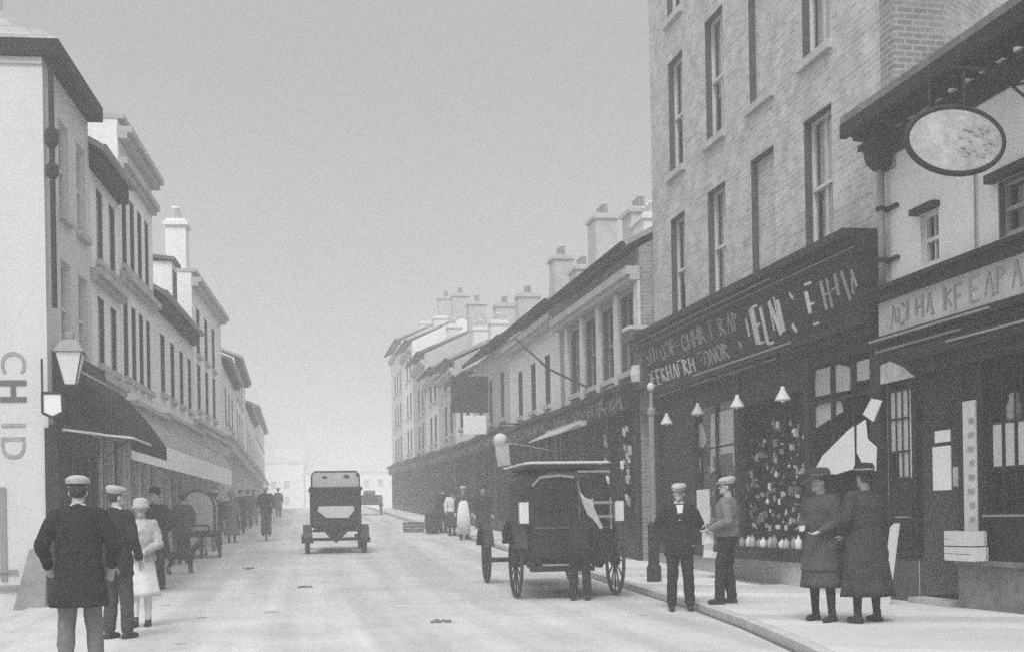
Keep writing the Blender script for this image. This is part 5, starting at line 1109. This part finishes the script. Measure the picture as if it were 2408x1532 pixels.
# right group
person('man in dark suit and pale cap, hands in pockets, by the iron column', stand(1600, 1432, 16.75), 168, 1.77, .0075, arms=POCKET, feet=((-.13, .02), (.13, .04)), head=(-14, 0), hat=('cap', PTWEED), collar=True, hem=.78)
person('man in a pale cap and grey top beside the white placard, holding a white cloth', stand(1712, 1434, 16.35), 62, 1.74, .0075, arms={1: ((.27, .05, 1.18), (.16, .25, 1.12)), -1: ((.30, -.06, 1.18), (.22, .2, 1.05))}, feet=((-.10, .10), (.10, -.04)), bend=-.05, lean=-.06, top=('jacket', MCLOTH), legs=('trousers', DCLOTH), hat=('cap', DIMPAPER), hem=.95, build=1.08, head=(10, 0))
m = MB(); m.rings([[Vector((x, y + .03 * math.sin(z * 17), z)) for x, y in ((-.05 - .09 * (1.22 - z), 0), (.05, 0), (.05, .02), (-.05 - .09 * (1.22 - z), .02))] for z in (.78, .88, .98, 1.08, 1.16)])
o_ = solo('white_cloth', m, LCLOTH, 'white cloth hanging from the hand of the leaning man', 'cloth'); q = stand(1668, 1434, 16.3); o_.location = (q[0] + .02, q[1], q[2] - .02)
m = MB(); u, z = FR.uz(1646, 1190, .3); m.fbox(FR, u - .35, u + .30, .24, .26, z - .33, z + .33); m.fbox(FR, u - .1, u + .1, .12, .24, .79, z)
solo('news_placard', m, PAPER, 'blank white placard propped on the shop ledge right of the capped man', 'placard')
person('woman in a dark coat and wide hat turning her pale face left', stand(1935, 1478, 13.3), 120, 1.70, .0075, female=True, head=(-25, 0), top=('coat', WCOAT), legs=('stockings', DCLOTH), hat=('wide', GCLOTH, MCLOTH, .108, .075), arms={1: ((.25, .0, 1.15), (.12, .20, 1.12)), -1: ((.25, .0, 1.15), (.14, .22, 1.06))}, hem=.60, skirt=(.98, .40, .19, .27, WCOAT, 5), feet=((-.17, .06), (.15, -.06)), build=1.16)
person('stout woman in long black coat and pale trimmed hat, nearest the low shop', stand(2040, 1486, 12.85), 15, 1.72, .0075, female=True, top=('coat', WCOAT2), legs=('stockings', DCLOTH), hat=('wide', DCLOTH, DIMPAPER, .112, .085), hem=.50, skirt=(1.02, .30, .20, .32, WCOAT2, 7), feet=((-.16, -.02), (.15, .02)), build=1.26, arms={1: ((.30, -.04, 1.16), (.28, .1, .95)), -1: ((.30, -.02, 1.16), (.2, .16, 1.0))})
# farther along the right pavement
person('shopkeeper in a long white apron outside the far right shops', stand(1090, 1205, 40.5), 170, 1.76, .013, top=('jacket', GCLOTH), legs=('trousers', DCLOTH), apron=(1.3, .2, .22, .15, LCLOTH))
person('woman in a pale blouse by the far right shop fronts, left of the apron man', stand(1062, 1210, 44.0), 200, 1.64, .014, female=True, top=('blouse', LCLOTH), legs=('stockings', DCLOTH), hat=('wide', DCLOTH), hem=.92, skirt=(1.02, .3, .15, .26, DCLOTH, 6))
person('bowler hatted man by the far right shops, beside the woman in pale blouse', stand(1042, 1212, 46.5), 20, 1.74, .014, top=('jacket', DCLOTH), hat=('bowler', DCLOTH))
person('man in long dark coat and bowler close to the shops beyond the carriage', stand(1135, 1205, 37.0), 190, 1.8, .013, top=('jacket', DCLOTH), hem=.5, hat=('bowler', DCLOTH))
person('man in dark clothes bending at the right rear of the black carriage', (4.36, 18.95, zr(18.95)), -18, 1.62, .009, bend=.75, top=('jacket', DCLOTH), hat=('cap', DCLOTH), arms={1: ((.26, .12, 1.2), (.2, .32, 1.0)), -1: ((.26, .12, 1.2), (.2, .32, 1.0))}, feet=((-.12, 0), (.12, .03)))
# dog by the shop fronts on the left
m = MB()
m.limb([(0, -.26, .40), (0, .0, .41), (0, .22, .44)], [.085, .095, .115], 12); m.limb([(0, .22, .46), (0, .36, .58)], [.075, .06], 10); m.ball((0, .40, .61), .058, .075, .058, 10, 8); m.limb([(0, .44, .60), (0, .53, .575)], [.034, .024], 8)
for sx in (-.05, .05):
    m.limb([(sx, .38, .66), (sx * 1.3, .36, .71)], [.018, .008], 6); m.limb([(sx * 1.2, .22, .40), (sx * 1.2, .215, .2), (sx * 1.2, .225, .05), (sx * 1.2, .25, .02)], [.045, .027, .022, .022], 8)
    m.limb([(sx * 1.2, -.24, .40), (sx * 1.2, -.20, .25), (sx * 1.2, -.30, .14), (sx * 1.2, -.285, .05), (sx * 1.2, -.25, .02)], [.062, .040, .024, .02, .022], 8)
m.limb([(0, -.33, .43), (0, -.45, .40), (0, -.55, .46)], [.022, .017, .01], 8)
d_ = pobj('dog', remesh(m, .012, 2), DCLOTH); q = stand(425, 1305, 27.5); d_.location = q; d_.rotation_euler.z = R(-60); tag(d_, 'dark dog standing in front of the handcart on the left', 'dog')

rng = random.Random(4)
for k, (x, y) in enumerate(((715, 1398), (1040, 1462), (588, 1368))):
    q = ray(x, y); t_ = CAMZ / -q.z; m = MB(); X0, Y0 = q.x * t_, q.y * t_
    for a in range(12): m.ball((rng.gauss(0, .07), rng.gauss(0, .10), .012), .022 + .02 * rng.random(), .028, .022, 8, 5)
    o_ = solo('horse_dropping', m, MCLOTH, 'small dark heap of horse droppings lying on the pale road', 'dropping', 'horse droppings on the road', smooth=True); o_.location = (X0, Y0, zr(Y0))
# ------------------------------------------------------------------ the air
hz_ = MB(); hz_.box(-330, 330, -40, 430, -1.05, 17.5)
hm = bpy.data.materials.new('haze'); hm.use_nodes = True; t = hm.node_tree; t.nodes.clear()
o_ = t.nodes.new('ShaderNodeOutputMaterial'); pv = t.nodes.new('ShaderNodeVolumePrincipled'); pv.inputs['Color'].default_value = (.95, .95, .95, 1); pv.inputs['Density'].default_value = .0060
t.links.new(pv.outputs[0], o_.inputs['Volume'])
tag(obj('haze', hz_, hm), kind='stuff')
